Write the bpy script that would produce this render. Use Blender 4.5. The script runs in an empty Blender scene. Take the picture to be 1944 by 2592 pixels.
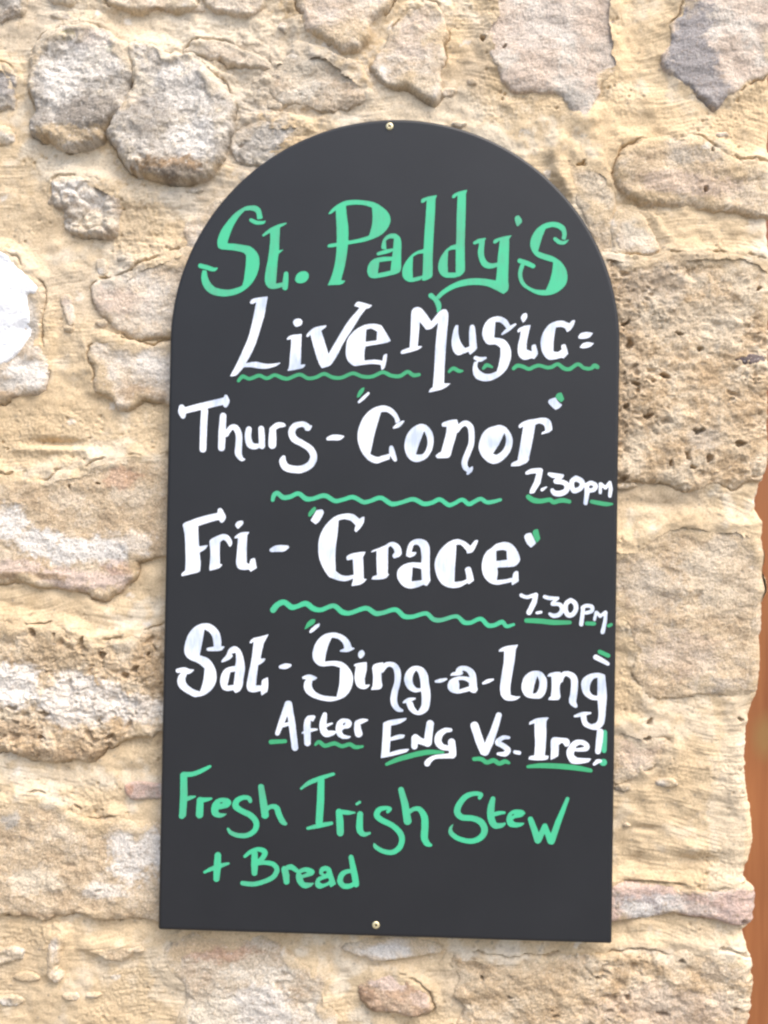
import bpy, math
import numpy as np
from mathutils import Matrix, Vector

# ------------------------------------------------------------------ camera
scene = bpy.context.scene
CP = (0.03636, -1.32093, 0.54101)                 # camera position, metres
YAW, PITCH, ROLL = 0.033964, 0.015113, -0.017091
FPX, PW, PH = 2520.0, 1944.0, 2592.0              # focal length in photo pixels, photo size
BOARD_H, BOARD_W = 1.0866, 0.6


def cam_axes():
    cz, sz = math.cos(YAW), math.sin(YAW)
    cx, sx = math.cos(PITCH), math.sin(PITCH)
    cr, sr = math.cos(ROLL), math.sin(ROLL)
    Rr = np.array([[cr, 0, sr], [0, 1, 0], [-sr, 0, cr]])
    Rx = np.array([[1, 0, 0], [0, cx, -sx], [0, sx, cx]])
    Rz = np.array([[cz, -sz, 0], [sz, cz, 0], [0, 0, 1]])
    return Rz @ Rx @ Rr


CM = cam_axes()
cd = bpy.data.cameras.new('camera')
cam = bpy.data.objects.new('camera', cd)
scene.collection.objects.link(cam)
cd.sensor_fit = 'VERTICAL'
cd.sensor_height = 36.0
cd.sensor_width = 27.0
cd.lens = 36.0 * FPX / PH
cd.clip_start = 0.01
cd.clip_end = 200.0
rx, fw, up = CM[:, 0], CM[:, 1], CM[:, 2]
cam.matrix_world = Matrix(((rx[0], up[0], -fw[0], CP[0]), (rx[1], up[1], -fw[1], CP[1]),
                           (rx[2], up[2], -fw[2], CP[2]), (0, 0, 0, 1)))
scene.camera = cam

# ------------------------------------------------------------------ light
SUN_DIR = Vector((0.50, -0.50, 1.15)).normalized()      # towards the sun
w = bpy.data.worlds.new('World')
scene.world = w
w.use_nodes = True
nt = w.node_tree
bg = nt.nodes['Background']
sky = nt.nodes.new('ShaderNodeTexSky')
sky.sky_type = 'NISHITA'
sky.sun_disc = False
sky.sun_elevation = math.asin(SUN_DIR.z)
sky.sun_rotation = math.atan2(SUN_DIR.x, SUN_DIR.y)
sky.air_density = 1.0
sky.dust_density = 4.0
sky.ozone_density = 1.0
nt.links.new(sky.outputs[0], bg.inputs[0])
bg.inputs[1].default_value = 0.15
sd = bpy.data.lights.new('sun', 'SUN')
sd.energy = 1.3
sd.angle = math.radians(38)
sd.color = (1.0, 0.97, 0.92)
sun = bpy.data.objects.new('sun', sd)
scene.collection.objects.link(sun)
sun.rotation_euler = SUN_DIR.to_track_quat('Z', 'Y').to_euler()
scene.view_settings.view_transform = 'Standard'
scene.view_settings.look = 'None'
scene.view_settings.gamma = 1.0
scene.cycles.filter_width = 2.4          # the photograph is a little soft
scene.view_settings.exposure = 1.1


# ------------------------------------------------------------------ helpers
def to_plane(px, py, y0=0.0):
    """photo pixel -> point (x, z) of the upright plane y = y0 in which a thing stands"""
    px = np.asarray(px, float)
    py = np.asarray(py, float)
    d = np.stack([(px - PW / 2) / FPX, np.ones_like(px), -(py - PH / 2) / FPX], -1) @ CM.T
    t = (y0 - CP[1]) / d[..., 1]
    return CP[0] + t * d[..., 0], CP[2] + t * d[..., 2]


def link(o, parent=None):
    scene.collection.objects.link(o)
    if parent is not None:
        o.parent = parent
    return o


def empty(name, loc, label, cat):
    o = bpy.data.objects.new(name, None)
    o.location = loc
    o.empty_display_size = 0.05
    o['label'] = label
    o['category'] = cat
    return link(o)


def mesh_np(name, verts, quads, mat, parent=None, smooth=True, cols=None, label=None):
    """quads: (n,4) int array, or a list of tuples"""
    me = bpy.data.meshes.new(name)
    if isinstance(quads, np.ndarray):
        n = len(quads)
        k = quads.shape[1]
        me.vertices.add(len(verts))
        me.vertices.foreach_set('co', np.asarray(verts, np.float32).ravel())
        me.loops.add(n * k)
        me.loops.foreach_set('vertex_index', quads.astype(np.int32).ravel())
        me.polygons.add(n)
        me.polygons.foreach_set('loop_start', np.arange(0, n * k, k, dtype=np.int32))
        me.update(calc_edges=True)
        me.validate()
    else:
        me.from_pydata([tuple(v) for v in verts], [], quads)
        me.update()
    if smooth:
        me.polygons.foreach_set('use_smooth', np.ones(len(me.polygons), bool))
    if cols is not None:
        a = me.color_attributes.new('tint', 'FLOAT_COLOR', 'POINT')
        c = np.ones((len(verts), 4), np.float32)
        c[:, :3] = cols
        a.data.foreach_set('color', c.ravel())
    me.materials.append(mat)
    o = bpy.data.objects.new(name, me)
    if label:
        o['label'] = label
    if parent is not None:
        o.location = (0, 0, 0)
    link(o, parent)
    if parent is not None:
        o.matrix_parent_inverse = Matrix.Translation(-Vector(parent.location))
    return o


_rng = np.random.RandomState(7)
_perm = _rng.permutation(4096).astype(np.int64)
_ang = _rng.rand(4096) * 2 * np.pi
_gx, _gy = np.cos(_ang), np.sin(_ang)


def hsh(ix, iy, seed):
    return _perm[(_perm[(ix + seed * 131) & 4095] + iy) & 4095]


def perlin(x, y, seed=0):
    x0 = np.floor(x).astype(np.int64)
    y0 = np.floor(y).astype(np.int64)
    fx, fy = x - x0, y - y0
    u = fx * fx * fx * (fx * (fx * 6 - 15) + 10)
    v = fy * fy * fy * (fy * (fy * 6 - 15) + 10)

    def g(ix, iy, dx, dy):
        h = hsh(ix, iy, seed)
        return _gx[h] * dx + _gy[h] * dy
    a = g(x0, y0, fx, fy)
    b = g(x0 + 1, y0, fx - 1, fy)
    c = g(x0, y0 + 1, fx, fy - 1)
    d = g(x0 + 1, y0 + 1, fx - 1, fy - 1)
    return ((a + (b - a) * u) * (1 - v) + (c + (d - c) * u) * v) * 1.5


def fbm(x, y, f, octv, seed=0, gain=0.5):
    s = 0
    a = 1.0
    tot = 0
    for i in range(octv):
        s = s + a * perlin(x * f + 17.3 * i, y * f - 9.1 * i, seed + i)
        tot += a
        a *= gain
        f *= 2.03
    return s / tot


def worley(x, y, f, seed=0):
    """distance to the nearest scattered point and its random value"""
    x = x * f
    y = y * f
    x0 = np.floor(x).astype(np.int64)
    y0 = np.floor(y).astype(np.int64)
    best = np.full(x.shape, 9.0)
    val = np.zeros(x.shape)
    for i in (-1, 0, 1):
        for j in (-1, 0, 1):
            h = hsh(x0 + i, y0 + j, seed)
            px = x0 + i + (h % 64) / 64.0
            py = y0 + j + (h // 64) / 64.0
            d = (px - x) ** 2 + (py - y) ** 2
            m = d < best
            best = np.where(m, d, best)
            val = np.where(m, ((h * 37) % 4096) / 4096.0, val)
    return np.sqrt(best), val


def sstep(a, b, x):
    t = np.clip((x - a) / (b - a), 0, 1)
    return t * t * (3 - 2 * t)


def lin(r, g, b):
    return tuple(((c / 255.0) / 12.92 if c / 255.0 < 0.04045 else ((c / 255.0 + 0.055) / 1.055) ** 2.4) for c in (r, g, b))


def catmull(P, corner, closed, sub=7):
    """smooth line through P (n,k); True in corner makes a sharp turn there"""
    P = np.asarray(P, float)
    n = len(P)
    out = []
    seg = n if closed else n - 1
    for i in range(seg):
        p1, p2 = P[i], P[(i + 1) % n]
        p0 = P[(i - 1) % n] if (closed or i > 0) else p1
        p3 = P[(i + 2) % n] if (closed or i + 2 < n) else p2
        if corner[i]:
            p0 = p1
        if corner[(i + 1) % n]:
            p3 = p2
        t = np.arange(sub)[:, None] / sub
        m1, m2 = (p2 - p0) * 0.5, (p3 - p1) * 0.5
        L = np.hypot(*(p2 - p1)[:2])
        for m in (m1, m2):
            q = np.hypot(*m[:2])
            if q > L:
                m *= L / q
        h = (2 * t**3 - 3 * t**2 + 1) * p1 + (t**3 - 2 * t**2 + t) * m1 + (-2 * t**3 + 3 * t**2) * p2 + (t**3 - t**2) * m2
        out.append(h)
    if not closed:
        out.append(P[-1:])
    return np.concatenate(out)


def poly_sdf(X, Y, P):
    """positive inside the closed polygon P"""
    best = np.full(X.shape, 1e9)
    ins = np.zeros(X.shape, bool)
    n = len(P)
    for i in range(n):
        x1, y1 = P[i]
        x2, y2 = P[(i + 1) % n]
        dx, dy = x2 - x1, y2 - y1
        L = dx * dx + dy * dy
        if L < 1e-16:
            continue
        t = np.clip(((X - x1) * dx + (Y - y1) * dy) / L, 0, 1)
        best = np.minimum(best, (X - x1 - t * dx) ** 2 + (Y - y1 - t * dy) ** 2)
        if y1 != y2:
            c = ((y1 > Y) != (y2 > Y)) & (X < dx * (Y - y1) / dy + x1)
            ins ^= c
    d = np.sqrt(best)
    return np.where(ins, d, -d)


def nodes_of(name):
    m = bpy.data.materials.new(name)
    m.use_nodes = True
    n = m.node_tree
    return m, n, n.nodes['Principled BSDF']


def N(n, t, **kw):
    nd = n.nodes.new(t)
    for k, v in kw.items():
        if k in nd.inputs:
            nd.inputs[k].default_value = v
        else:
            setattr(nd, k, v)
    return nd


def rock_material(name, rough, bump, fine_lo, fine_hi, freq=420.0):
    """colour of the stone or mortar comes from its own tint, mottled by fine grain"""
    m, n, b = nodes_of(name)
    at = N(n, 'ShaderNodeAttribute', attribute_name='tint')
    tc = N(n, 'ShaderNodeTexCoord')
    n1 = N(n, 'ShaderNodeTexNoise', Scale=freq, Detail=5.0, Roughness=0.65)
    n2 = N(n, 'ShaderNodeTexNoise', Scale=freq * 0.28, Detail=3.0, Roughness=0.6)
    n.links.new(tc.outputs['Object'], n1.inputs['Vector'])
    n.links.new(tc.outputs['Object'], n2.inputs['Vector'])
    mr = N(n, 'ShaderNodeMapRange')
    mr.inputs['From Min'].default_value = 0.3
    mr.inputs['From Max'].default_value = 0.7
    mr.inputs['To Min'].default_value = fine_lo
    mr.inputs['To Max'].default_value = fine_hi
    n.links.new(n1.outputs['Fac'], mr.inputs['Value'])
    mx = N(n, 'ShaderNodeVectorMath', operation='SCALE')
    n.links.new(at.outputs['Color'], mx.inputs[0])
    n.links.new(mr.outputs['Result'], mx.inputs['Scale'])
    n.links.new(mx.outputs[0], b.inputs['Base Color'])
    b.inputs['Roughness'].default_value = rough
    b.inputs['Specular IOR Level'].default_value = 0.25
    ad = N(n, 'ShaderNodeMath', operation='ADD')
    n.links.new(n1.outputs['Fac'], ad.inputs[0])
    n.links.new(n2.outputs['Fac'], ad.inputs[1])
    bp = N(n, 'ShaderNodeBump')
    bp.inputs['Strength'].default_value = bump
    bp.inputs['Distance'].default_value = 0.0015
    n.links.new(ad.outputs[0], bp.inputs['Height'])
    n.links.new(bp.outputs[0], b.inputs['Normal'])
    return m


M_MORTAR = rock_material('lime_mortar', 0.9, 0.6, 0.84, 1.10)
M_ROCK = rock_material('rubble_stone', 0.85, 1.0, 0.64, 1.16)
M_WHITE = rock_material('white_marble', 0.8, 0.15, 0.97, 1.0)

# ------------------------------------------------------------------ the rubble wall
K = PW / 1659.0
WALL_Y = 0.030                      # mean plane of the pointing, behind the sign
EDGE = [(-400, 1672), (0, 1668), (300, 1665), (500, 1661), (620, 1659), (760, 1657), (900, 1655), (1000, 1652), (1040, 1642), (1080, 1636),
        (1100, 1636), (1130, 1645), (1180, 1648), (1280, 1649), (1400, 1648), (1480, 1641), (1510, 1636), (1540, 1625),
        (1570, 1618), (1620, 1613), (1664, 1612), (1713, 1621), (1773, 1630), (1846, 1629), (1872, 1616), (1895, 1605),
        (1922, 1620), (1961, 1621), (1998, 1616), (2011, 1604), (2060, 1616), (2126, 1620), (2192, 1613), (2212, 1606), (2700, 1600)]
ex, ez = to_plane([(e[1] - (0 if e[0] < 700 else 2)) * K for e in EDGE], [e[0] * K for e in EDGE], WALL_Y)
CR = 0.012                          # radius of the wall's corner


def edge_x(z):
    return np.interp(-z, -ez, ex) + 0.0009 * perlin(z * 130, z * 0 + 3.3, 5)


def wall_point(s, z, h):
    """s runs along the wall face and round its right-hand corner; h is the height out of the wall"""
    xe = edge_x(z)
    a = np.clip((s - (xe - CR)) / CR, 0, math.pi / 2)
    ext = np.maximum(s - (xe - CR) - CR * math.pi / 2, 0)
    bx = np.where(s < xe - CR, s, xe - CR + CR * np.sin(a))
    by = WALL_Y + CR * (1 - np.cos(a)) + ext
    nx, ny = np.sin(a), -np.cos(a)
    return np.stack([bx + nx * h, by + ny * h, z], -1)


def board_sdf(x, z):
    q = np.where(z > BOARD_H - 0.3, 0.3 - np.hypot(x, z - (BOARD_H - 0.3)), 0.3 - np.abs(x))
    return np.minimum(q, z)


# hollows and ridges trowelled into the pointing: x, y, half width, half height (photo at 1659 wide), depth in metres
DENTS = [(122, 957, 55, 10, -0.010), (120, 972, 90, 9, 0.005), (330, 420, 70, 30, 0.006), (60, 470, 60, 60, 0.005),
         (1596, 742, 40, 26, -0.012), (1380, 440, 60, 16, -0.004), (1500, 1860, 60, 14, -0.006), (1500, 1832, 50, 16, 0.006),
         (1400, 1655, 14, 12, -0.012), (1395, 1790, 22, 8, -0.006), (1425, 1090, 90, 14, -0.004), (270, 1665, 60, 16, -0.004),
         (1480, 250, 120, 30, 0.003), (1400, 215, 60, 40, 0.004), (1590, 1720, 18, 60, 0.004), (700, 2090, 40, 40, -0.004),
         (1375, 1860, 20, 14, -0.007), (1250, 375, 14, 9, -0.010), (1432, 1600, 20, 9, -0.008), (620, 100, 14, 60, -0.006)]
DW = []
for (cx_, cy_, hw, hh, dp) in DENTS:
    X0, Z0 = to_plane(cx_ * K, cy_ * K, WALL_Y)
    X1, _ = to_plane((cx_ + hw) * K, cy_ * K, WALL_Y)
    _, Z1 = to_plane(cx_ * K, (cy_ + hh) * K, WALL_Y)
    DW.append((float(X0), float(Z0), abs(float(X1 - X0)), abs(float(Z1 - Z0)), dp))


# deep holes and slots: x, y, half width, half height (photo at 1659 wide), turn in degrees
HOLES = [(75, 1364, 5, 11, 20), (177, 1385, 6, 12, -30), (222, 1414, 9, 7, 0), (273, 1457, 9, 6, 0), (296, 1443, 12, 5, 35), (33, 1526, 14, 5, 0), (100, 1540, 16, 5, 0),
         (95, 1590, 8, 4, 0), (121, 1371, 3, 6, 0), (323, 1412, 5, 3, 20), (1530, 991, 7, 6, 20), (1495, 1010, 8, 5, 0), (1448, 1000, 6, 7, 0), (1484, 985, 5, 9, 30),
         (1597, 960, 12, 4, 10), (1505, 932, 13, 6, 0), (1345, 1036, 12, 5, 30), (1466, 721, 8, 4, -20), (1510, 756, 7, 4, 20), (1433, 813, 12, 4, -20), (1636, 626, 6, 5, 0),
         (1358, 746, 5, 11, -20), (1350, 700, 9, 4, 20), (1370, 830, 8, 5, 0), (1350, 880, 7, 4, 20), (1400, 900, 9, 4, 0), (1522, 411, 7, 6, 0), (1537, 325, 4, 6, 0), (1256, 354, 9, 5, 20),
         (1352, 2153, 7, 7, 0), (1603, 1991, 7, 4, -20), (1430, 2190, 14, 4, 0), (1290, 2110, 6, 4, 0), (226, 601, 14, 3.5, 0), (1700, 480, 6, 4, 0), (1470, 2075, 5, 6, 0), (1100, 2150, 6, 4, 0),
         (1200, 2190, 7, 4, 0), (1040, 2110, 5, 4, 0), (168, 1742, 10, 3, -35), (1090, 105, 4, 4, 0), (1042, 84, 5, 6, 0), (396, 1170, 8, 4, 0), (14, 1975, 5, 5, 0), (260, 1985, 6, 3, 0), (1404, 1560, 7, 4, 30),
         (1600, 1555, 6, 3, 0), (1398, 1596, 9, 5, 0), (215, 1045, 4, 3, 0), (152, 1052, 4, 4, 0)]
HW = []
for (cx_, cy_, hw, hh, tr) in HOLES:
    X0, Z0 = to_plane(cx_ * K, cy_ * K, WALL_Y)
    HW.append((float(X0), float(Z0), hw * K / 1870.0, hh * K / 1870.0, math.radians(tr)))


def holes_h(s, z):
    ws = s + .0030 * perlin(s * 150, z * 150, 81)
    wz = z + .0030 * perlin(s * 150 + 9, z * 150, 82)
    out = np.zeros(s.shape)
    x0, x1, z0, z1 = s.min(), s.max(), z.min(), z.max()
    for (hx, hz, a, b, t) in HW:
        if hx < x0 - .02 or hx > x1 + .02 or hz < z0 - .02 or hz > z1 + .02:
            continue
        u = ((ws - hx) * math.cos(t) + (wz - hz) * math.sin(t)) / a
        v = (-(ws - hx) * math.sin(t) + (wz - hz) * math.cos(t)) / b
        out = np.maximum(out, sstep(1.25, .55, np.hypot(u, v)) * 0.011)
    return out


def base_h(s, z):
    return 0.0065 * fbm(s, z, 7.0, 3, 11) + 0.0025 * fbm(s, z * 1.4, 30.0, 2, 21)


def mortar_h(s, z):
    wx = s + 0.010 * perlin(s * 14, z * 14, 31)
    wz = z + 0.012 * perlin(s * 9, z * 9, 32)
    h = base_h(s, z) + 0.0019 * fbm(wx, wz, 45.0, 5, 41)
    # strokes left by the brush, running roughly along the joints
    st = sstep(-0.1, 0.25, perlin(s * 6 + 3, z * 8, 33) + 0.15)
    h = h + st * 0.00065 * perlin(wx * 28, (wz + 0.10 * s * perlin(s * 3, z * 3, 35)) * 330, 34)
    # sandy, crumbly places
    cr = sstep(-0.05, 0.3, perlin(s * 10 - 5, z * 10, 36))
    h = h + cr * 0.0016 * fbm(s, z, 240.0, 3, 37)
    # coarse rubbly pointing up by the grey boulders and left of the arch
    rr = np.exp(-(((s + .20) / .17) ** 2 + ((z - 1.16) / .11) ** 2)) + .8 * np.exp(-(((s + .33) / .10) ** 2 + ((z - .93) / .07) ** 2))
    h = h + rr * (0.0052 * fbm(wx, z * 1.3, 38.0, 5, 39, .6) + .0018 * fbm(s, z, 150.0, 3, 40))
    wd, wv = worley(s, z, 90.0, 38)
    h = h - np.where(wv > 0.86, 0.0035 * sstep(0.28, 0.05, wd), 0) * cr
    h = h - holes_h(s, z)
    for (x0, z0, hw, hh, dp) in DW:
        q = ((s - x0) / hw) ** 2 + ((z - z0) / hh) ** 2
        n_ = q < 4
        if n_.any():
            h = h + dp * np.exp(-q * 1.3)
    return h


# wall colours (linear); some patches below also carry painted glare and underside shade
SAND, TAN, PALE, GOLD = np.array((.675, .522, .330)), np.array((.595, .447, .270)), np.array((.75, .648, .495)), np.array((.78, .58, .345))
GREY, DGREY, LIME = np.array((.50, .455, .39)), np.array((.25, .215, .175)), np.array((.84, .785, .705))
BROWN, PINK, RUST, MOSS = np.array((.36, .25, .15)), np.array((.65, .51, .42)), np.array((.50, .25, .15)), np.array((.25, .24, .05))
SLATE, WHITE, BUFF = np.array((.37, .34, .325)), np.array((.90, .90, .89)), np.array((.57, .43, .27))


def blend(c, col, f):
    f = np.clip(f, 0, 1)[:, None]
    return c * (1 - f) + col * f


# mortar colour patches, some with glare painted in: x, y, rx, ry (photo at 1659 wide), colour, strength
PATCH_M = [(1450, 1700, 200, 300, TAN, .35), (100, 2100, 500, 200, TAN, .35), (350, 100, 500, 200, PALE, .45), (150, 550, 300, 200, PALE, .2), (1330, 130, 80, 240, GOLD, .5), (1420, 270, 200, 70, GOLD, .55), (1620, 300, 80, 120, GOLD, .6), (60, 900, 260, 200, TAN, .25),  # broad upper PALE patches paint veiling glare, lower TAN ones its lack
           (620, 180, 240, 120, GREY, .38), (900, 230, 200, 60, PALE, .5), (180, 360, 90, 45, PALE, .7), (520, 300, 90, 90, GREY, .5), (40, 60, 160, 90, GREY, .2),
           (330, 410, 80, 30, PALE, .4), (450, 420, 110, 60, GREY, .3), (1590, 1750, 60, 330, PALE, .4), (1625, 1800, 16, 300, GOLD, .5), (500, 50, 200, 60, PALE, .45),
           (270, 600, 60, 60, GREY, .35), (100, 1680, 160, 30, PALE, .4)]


def patches(c, s, z, plist, seed):
    nz = 0.5 * fbm(s, z, 26.0, 4, seed) + .42 * fbm(s, z, 120.0, 4, seed + 1, .6)
    for (cx_, cy_, rx_, ry_, col, st) in plist:
        X0, Z0 = to_plane(cx_ * K, cy_ * K, WALL_Y)
        ra, rb = rx_ * K / 1870.0, ry_ * K / 1870.0
        q = np.sqrt(((s - X0) / ra) ** 2 + ((z - Z0) / rb) ** 2)
        c = blend(c, col, st * sstep(1.08, 0.66, q + nz * 1.3))
    return c


def mortar_col(s, z):
    a = fbm(s, z, 9.0, 4, 51)
    b = fbm(s, z, 45.0, 4, 52)
    c = blend(np.tile(SAND, (len(s), 1)), TAN, sstep(-.05, .45, a + .4 * b))
    c = blend(c, PALE, 0.8 * sstep(.05, .4, -a + .5 * b))
    c = blend(c, GREY, .30 * sstep(.05, .45, fbm(s, z, 6.0, 4, 59)))
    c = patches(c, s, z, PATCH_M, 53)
    c = blend(c, BROWN, 0.45 * sstep(.24, .5, fbm(s, z, 130.0, 3, 54)))
    c = blend(c, BROWN, 0.35 * sstep(.15, .45, fbm(s, z * 1.5, 330.0, 2, 57) + .3 * a))
    wd, wv = worley(s, z, 150.0, 55)
    g = sstep(.34, .2, wd)
    c = blend(c, DGREY, 0.55 * g * (wv < .03))
    wd, wv = worley(s, z, 45.0, 56)
    c = blend(c, LIME, 0.5 * sstep(.26, .12, wd + .35 * fbm(s, z, 160.0, 2, 58)) * (wv > .975))
    return c


# stones: outline (photo at 1659 wide), proud height mm, edge radius mm, kind, extra patches (brown along the foot is painted underside shade), label
ST = []


def stone(pts, bulge, rad, kind, patch=(), label=None, tilt=(0, 0), rough=1.0):
    P = np.array([[float(v) for v in q.split(',')] for q in pts.split()])
    ST.append([P, bulge / 1000.0, rad / 1000.0, kind, patch, label, tilt, rough])


stone('77,119 100,88 122,72 160,60 202,60 245,83 272,100 285,115 288,173 267,234 232,281 205,312 160,322 126,318 92,302 76,280 82,230 72,175', 21.5, 14, 'grey',
      [(150, 84, 22, 12, MOSS, 1), (262, 88, 16, 12, MOSS, .9), (245, 115, 14, 10, MOSS, .7), (200, 90, 70, 24, PINK, .5), (130, 190, 60, 90, LIME, .75), (220, 130, 60, 60, LIME, .5),
       (200, 262, 110, 50, DGREY, .8), (90, 230, 26, 70, DGREY, .5), (150, 300, 70, 26, TAN, .8)], 'dark grey weathered boulder with moss on top', (0, -9))  # lower DGREY patch paints shade onto the boulder's underside
stone('288,108 330,108 360,122 414,124 455,160 478,190 500,216 504,250 497,290 486,330 472,362 440,388 414,397 370,394 342,386 300,372 281,362 262,324 236,290 262,250 282,210 290,160', 24.2, 16, 'grey',
      [(400, 200, 90, 60, LIME, .6), (420, 310, 60, 60, LIME, .8), (330, 260, 60, 60, DGREY, .45), (380, 376, 115, 30, BROWN, 1), (390, 386, 110, 18, DGREY, .8), (300, 190, 40, 30, PALE, .6), (462, 200, 20, 20, BROWN, .4)],  # BROWN and DGREY at the bottom put the underside's shade into colour
      'large rounded grey boulder beside the arch of the sign', (0, -10))
stone('112,396 144,386 180,382 230,400 263,432 259,479 245,511 202,515 158,508 140,479 137,454 97,446 112,425', 16, 10, 'crag',
      [(150, 405, 40, 20, LIME, .9), (190, 430, 40, 20, LIME, .7), (205, 480, 50, 22, PALE, .8)], 'small craggy grey stone set in smooth mortar')
stone('-80,130 0,138 22,146 40,173 36,216 22,234 -80,240', 10, 14, 'grey', [(0, 180, 60, 40, SLATE, .6)])
stone('-80,262 10,268 26,280 36,295 22,313 -80,320', 10, 12, 'grey', [(0, 290, 40, 30, LIME, .7)])
stone('396,119 432,92 504,96 560,120 590,140 586,156 560,152 520,146 468,133', 12, 5, 'pale', [], None, (0, -7))
stone('430,-40 610,-50 580,5 562,36 500,36 470,30 445,14', 14, 6, 'pale')
stone('230,-40 400,-40 425,16 380,26 330,24 270,28 240,14', 13, 6, 'pale', [(330, 24, 60, 8, BROWN, .5)])
stone('-80,-40 60,-40 64,10 58,32 20,44 -80,60', 10, 12, 'grey', [(20, 40, 50, 20, BROWN, .4)])
stone('90,-50 170,-50 160,6 140,14 110,10', 10, 8, 'pale')
stone('632,-60 640,0 652,50 674,76 699,97 735,119 771,115 793,94 807,54 843,22 872,-60', 17, 9, 'pale', [(700, 40, 60, 60, PINK, .3), (740, 80, 60, 30, SAND, .6)], 'pale angular stone at the top above the sign', (0, -4))
stone('798,148 821,119 843,72 872,40 915,4 951,18 964,72 958,144 947,222 915,212 886,196 832,187 808,168', 15, 7, 'pale',
      [(820, 160, 30, 30, LIME, .9), (900, 90, 60, 60, PINK, .35), (900, 180, 50, 20, SAND, .5)], 'pale broken stone over the top screw', (3, -4))
stone('600,124 680,112 740,138 780,172 792,212 745,240 650,232 590,212 575,160', 5, 14, 'crumb', [(650, 150, 80, 40, PALE, .5)])
stone('1035,70 1060,30 1080,-60 1321,-60 1328,43 1339,94 1342,151 1310,173 1292,191 1278,245 1252,259 1220,216 1198,202 1134,202 1098,190 1072,144 1055,108', 7, 9, 'pink',
      [(1240, 215, 40, 40, GREY, .6), (1180, 60, 80, 60, LIME, .3), (1310, 120, 30, 60, GREY, .4)], 'flat pinkish stone right of the sign top')
stone('1500,-60 1468,32 1443,54 1450,90 1429,137 1465,180 1508,205 1540,237 1576,209 1616,184 1659,158 1668,100 1668,-60', 9, 8, 'pink',
      [(1490, 100, 55, 170, SLATE, 1), (1530, 200, 60, 50, SLATE, .9), (1500, -30, 40, 40, SLATE, .8)], 'pinkish stone with a slate grey face in the top corner')
stone('1328,350 1349,316 1400,300 1490,290 1550,318 1590,345 1640,352 1672,360 1676,460 1640,472 1570,462 1500,452 1430,446 1370,436 1338,416 1324,384', 12, 14, 'buff',
      [(1480, 400, 120, 30, PINK, .5), (1500, 340, 60, 20, GREY, .4), (1400, 430, 90, 14, TAN, .8)], None, (0, -3))
stone('1326,462 1380,458 1410,500 1425,535 1410,548 1335,546 1318,500', 6, 10, 'pale', [(1370, 500, 40, 30, PALE, .8)])
stone('1205,318 1260,345 1318,380 1328,430 1322,530 1300,560 1262,470 1225,400', 5, 16, 'buff', [(1290, 420, 60, 60, PALE, .4)])
stone('1290,556 1340,549 1400,560 1440,550 1540,546 1640,556 1678,600 1676,800 1668,1000 1645,1040 1600,1052 1579,1061 1540,1044 1489,1060 1440,1044 1335,1042 1290,1020', 9, 12, 'pitted',
      [(1420, 620, 80, 50, GREY, .35), (1350, 800, 40, 200, BROWN, .4), (1520, 950, 40, 30, GREY, .5), (1500, 700, 150, 60, PALE, .4), (1600, 960, 60, 30, BUFF, .5)],
      'big pitted honey coloured stone right of the music line', (0, 0), 1.25)
stone('1586,776 1600,764 1630,762 1648,766 1650,784 1620,792 1598,788', 9, 5, 'slate', [], 'small dark slate chip in a hollow of the pitted stone')
stone('1290,1180 1370,1176 1412,1143 1489,1122 1566,1135 1640,1150 1668,1179 1668,1357 1656,1490 1638,1501 1592,1506 1515,1498 1440,1512 1397,1508 1390,1485 1366,1455 1372,1420 1352,1388 1332,1340 1290,1330', 6, 22, 'buff',
      [(1400, 1270, 90, 80, GREY, .35), (1352, 1350, 24, 90, BROWN, .5), (1560, 1250, 120, 90, PALE, .35), (1480, 1420, 90, 50, PINK, .3), (1560, 1480, 60, 20, GREY, .5)],
      'broad buff stone right of the Grace line', (0, 0))
stone('1325,1572 1380,1575 1440,1598 1452,1625 1420,1650 1380,1676 1320,1690', 5, 18, 'buff', [(1380, 1620, 50, 40, PINK, .4)])
stone('1280,1900 1325,1902 1400,1906 1480,1911 1540,1922 1600,1909 1640,1912 1644,1945 1638,1992 1600,1996 1530,1984 1450,1974 1385,1982 1280,1986', 13, 9, 'tile',
      [(1400, 1950, 70, 30, SLATE, .85), (1375, 1962, 40, 22, LIME, .7), (1450, 1945, 40, 20, LIME, .45), (1500, 1960, 60, 18, GREY, .5)], 'long thin pinkish tile laid flat near the lower right corner', (0, -3))
stone('985,2052 1100,2064 1200,2058 1300,2060 1340,2052 1390,2047 1440,2066 1500,2047 1560,2047 1605,2064 1640,2100 1640,2400 1050,2400 1010,2300 985,2215 1004,2180 978,2150 1000,2110 972,2085', 10, 12, 'pitted',
      [(1150, 2120, 160, 60, BUFF, .5), (1450, 2180, 160, 60, PINK, .35), (1560, 2090, 60, 30, GREY, .3)], 'wide pitted sandstone along the bottom right', (0, 0), 1.15)
stone('775,2130 800,2106 850,2100 900,2118 930,2150 934,2180 890,2192 850,2184 800,2178 778,2158', 17, 14, 'brown', [(830, 2118, 50, 16, PINK, .9), (910, 2150, 24, 20, PINK, .6)], 'rusty brown stone bulging out below the sign', (0, -7))
stone('738,2047 800,2020 900,2018 955,2042 930,2060 870,2072 790,2068', 10, 5, 'pale', [(850, 2050, 90, 16, LIME, .9)], 'white ledge of stone just under the sign')
stone('345,2062 420,2010 520,2010 600,2036 640,2068 700,2098 718,2160 732,2212 720,2400 400,2400 386,2200 398,2130 350,2092', 8, 12, 'crumb',
      [(450, 2050, 110, 24, RUST, .5), (560, 2180, 90, 60, LIME, .7), (470, 2200, 60, 60, PALE, .6)], 'crumbly stone with white crust below the sign')
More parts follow.
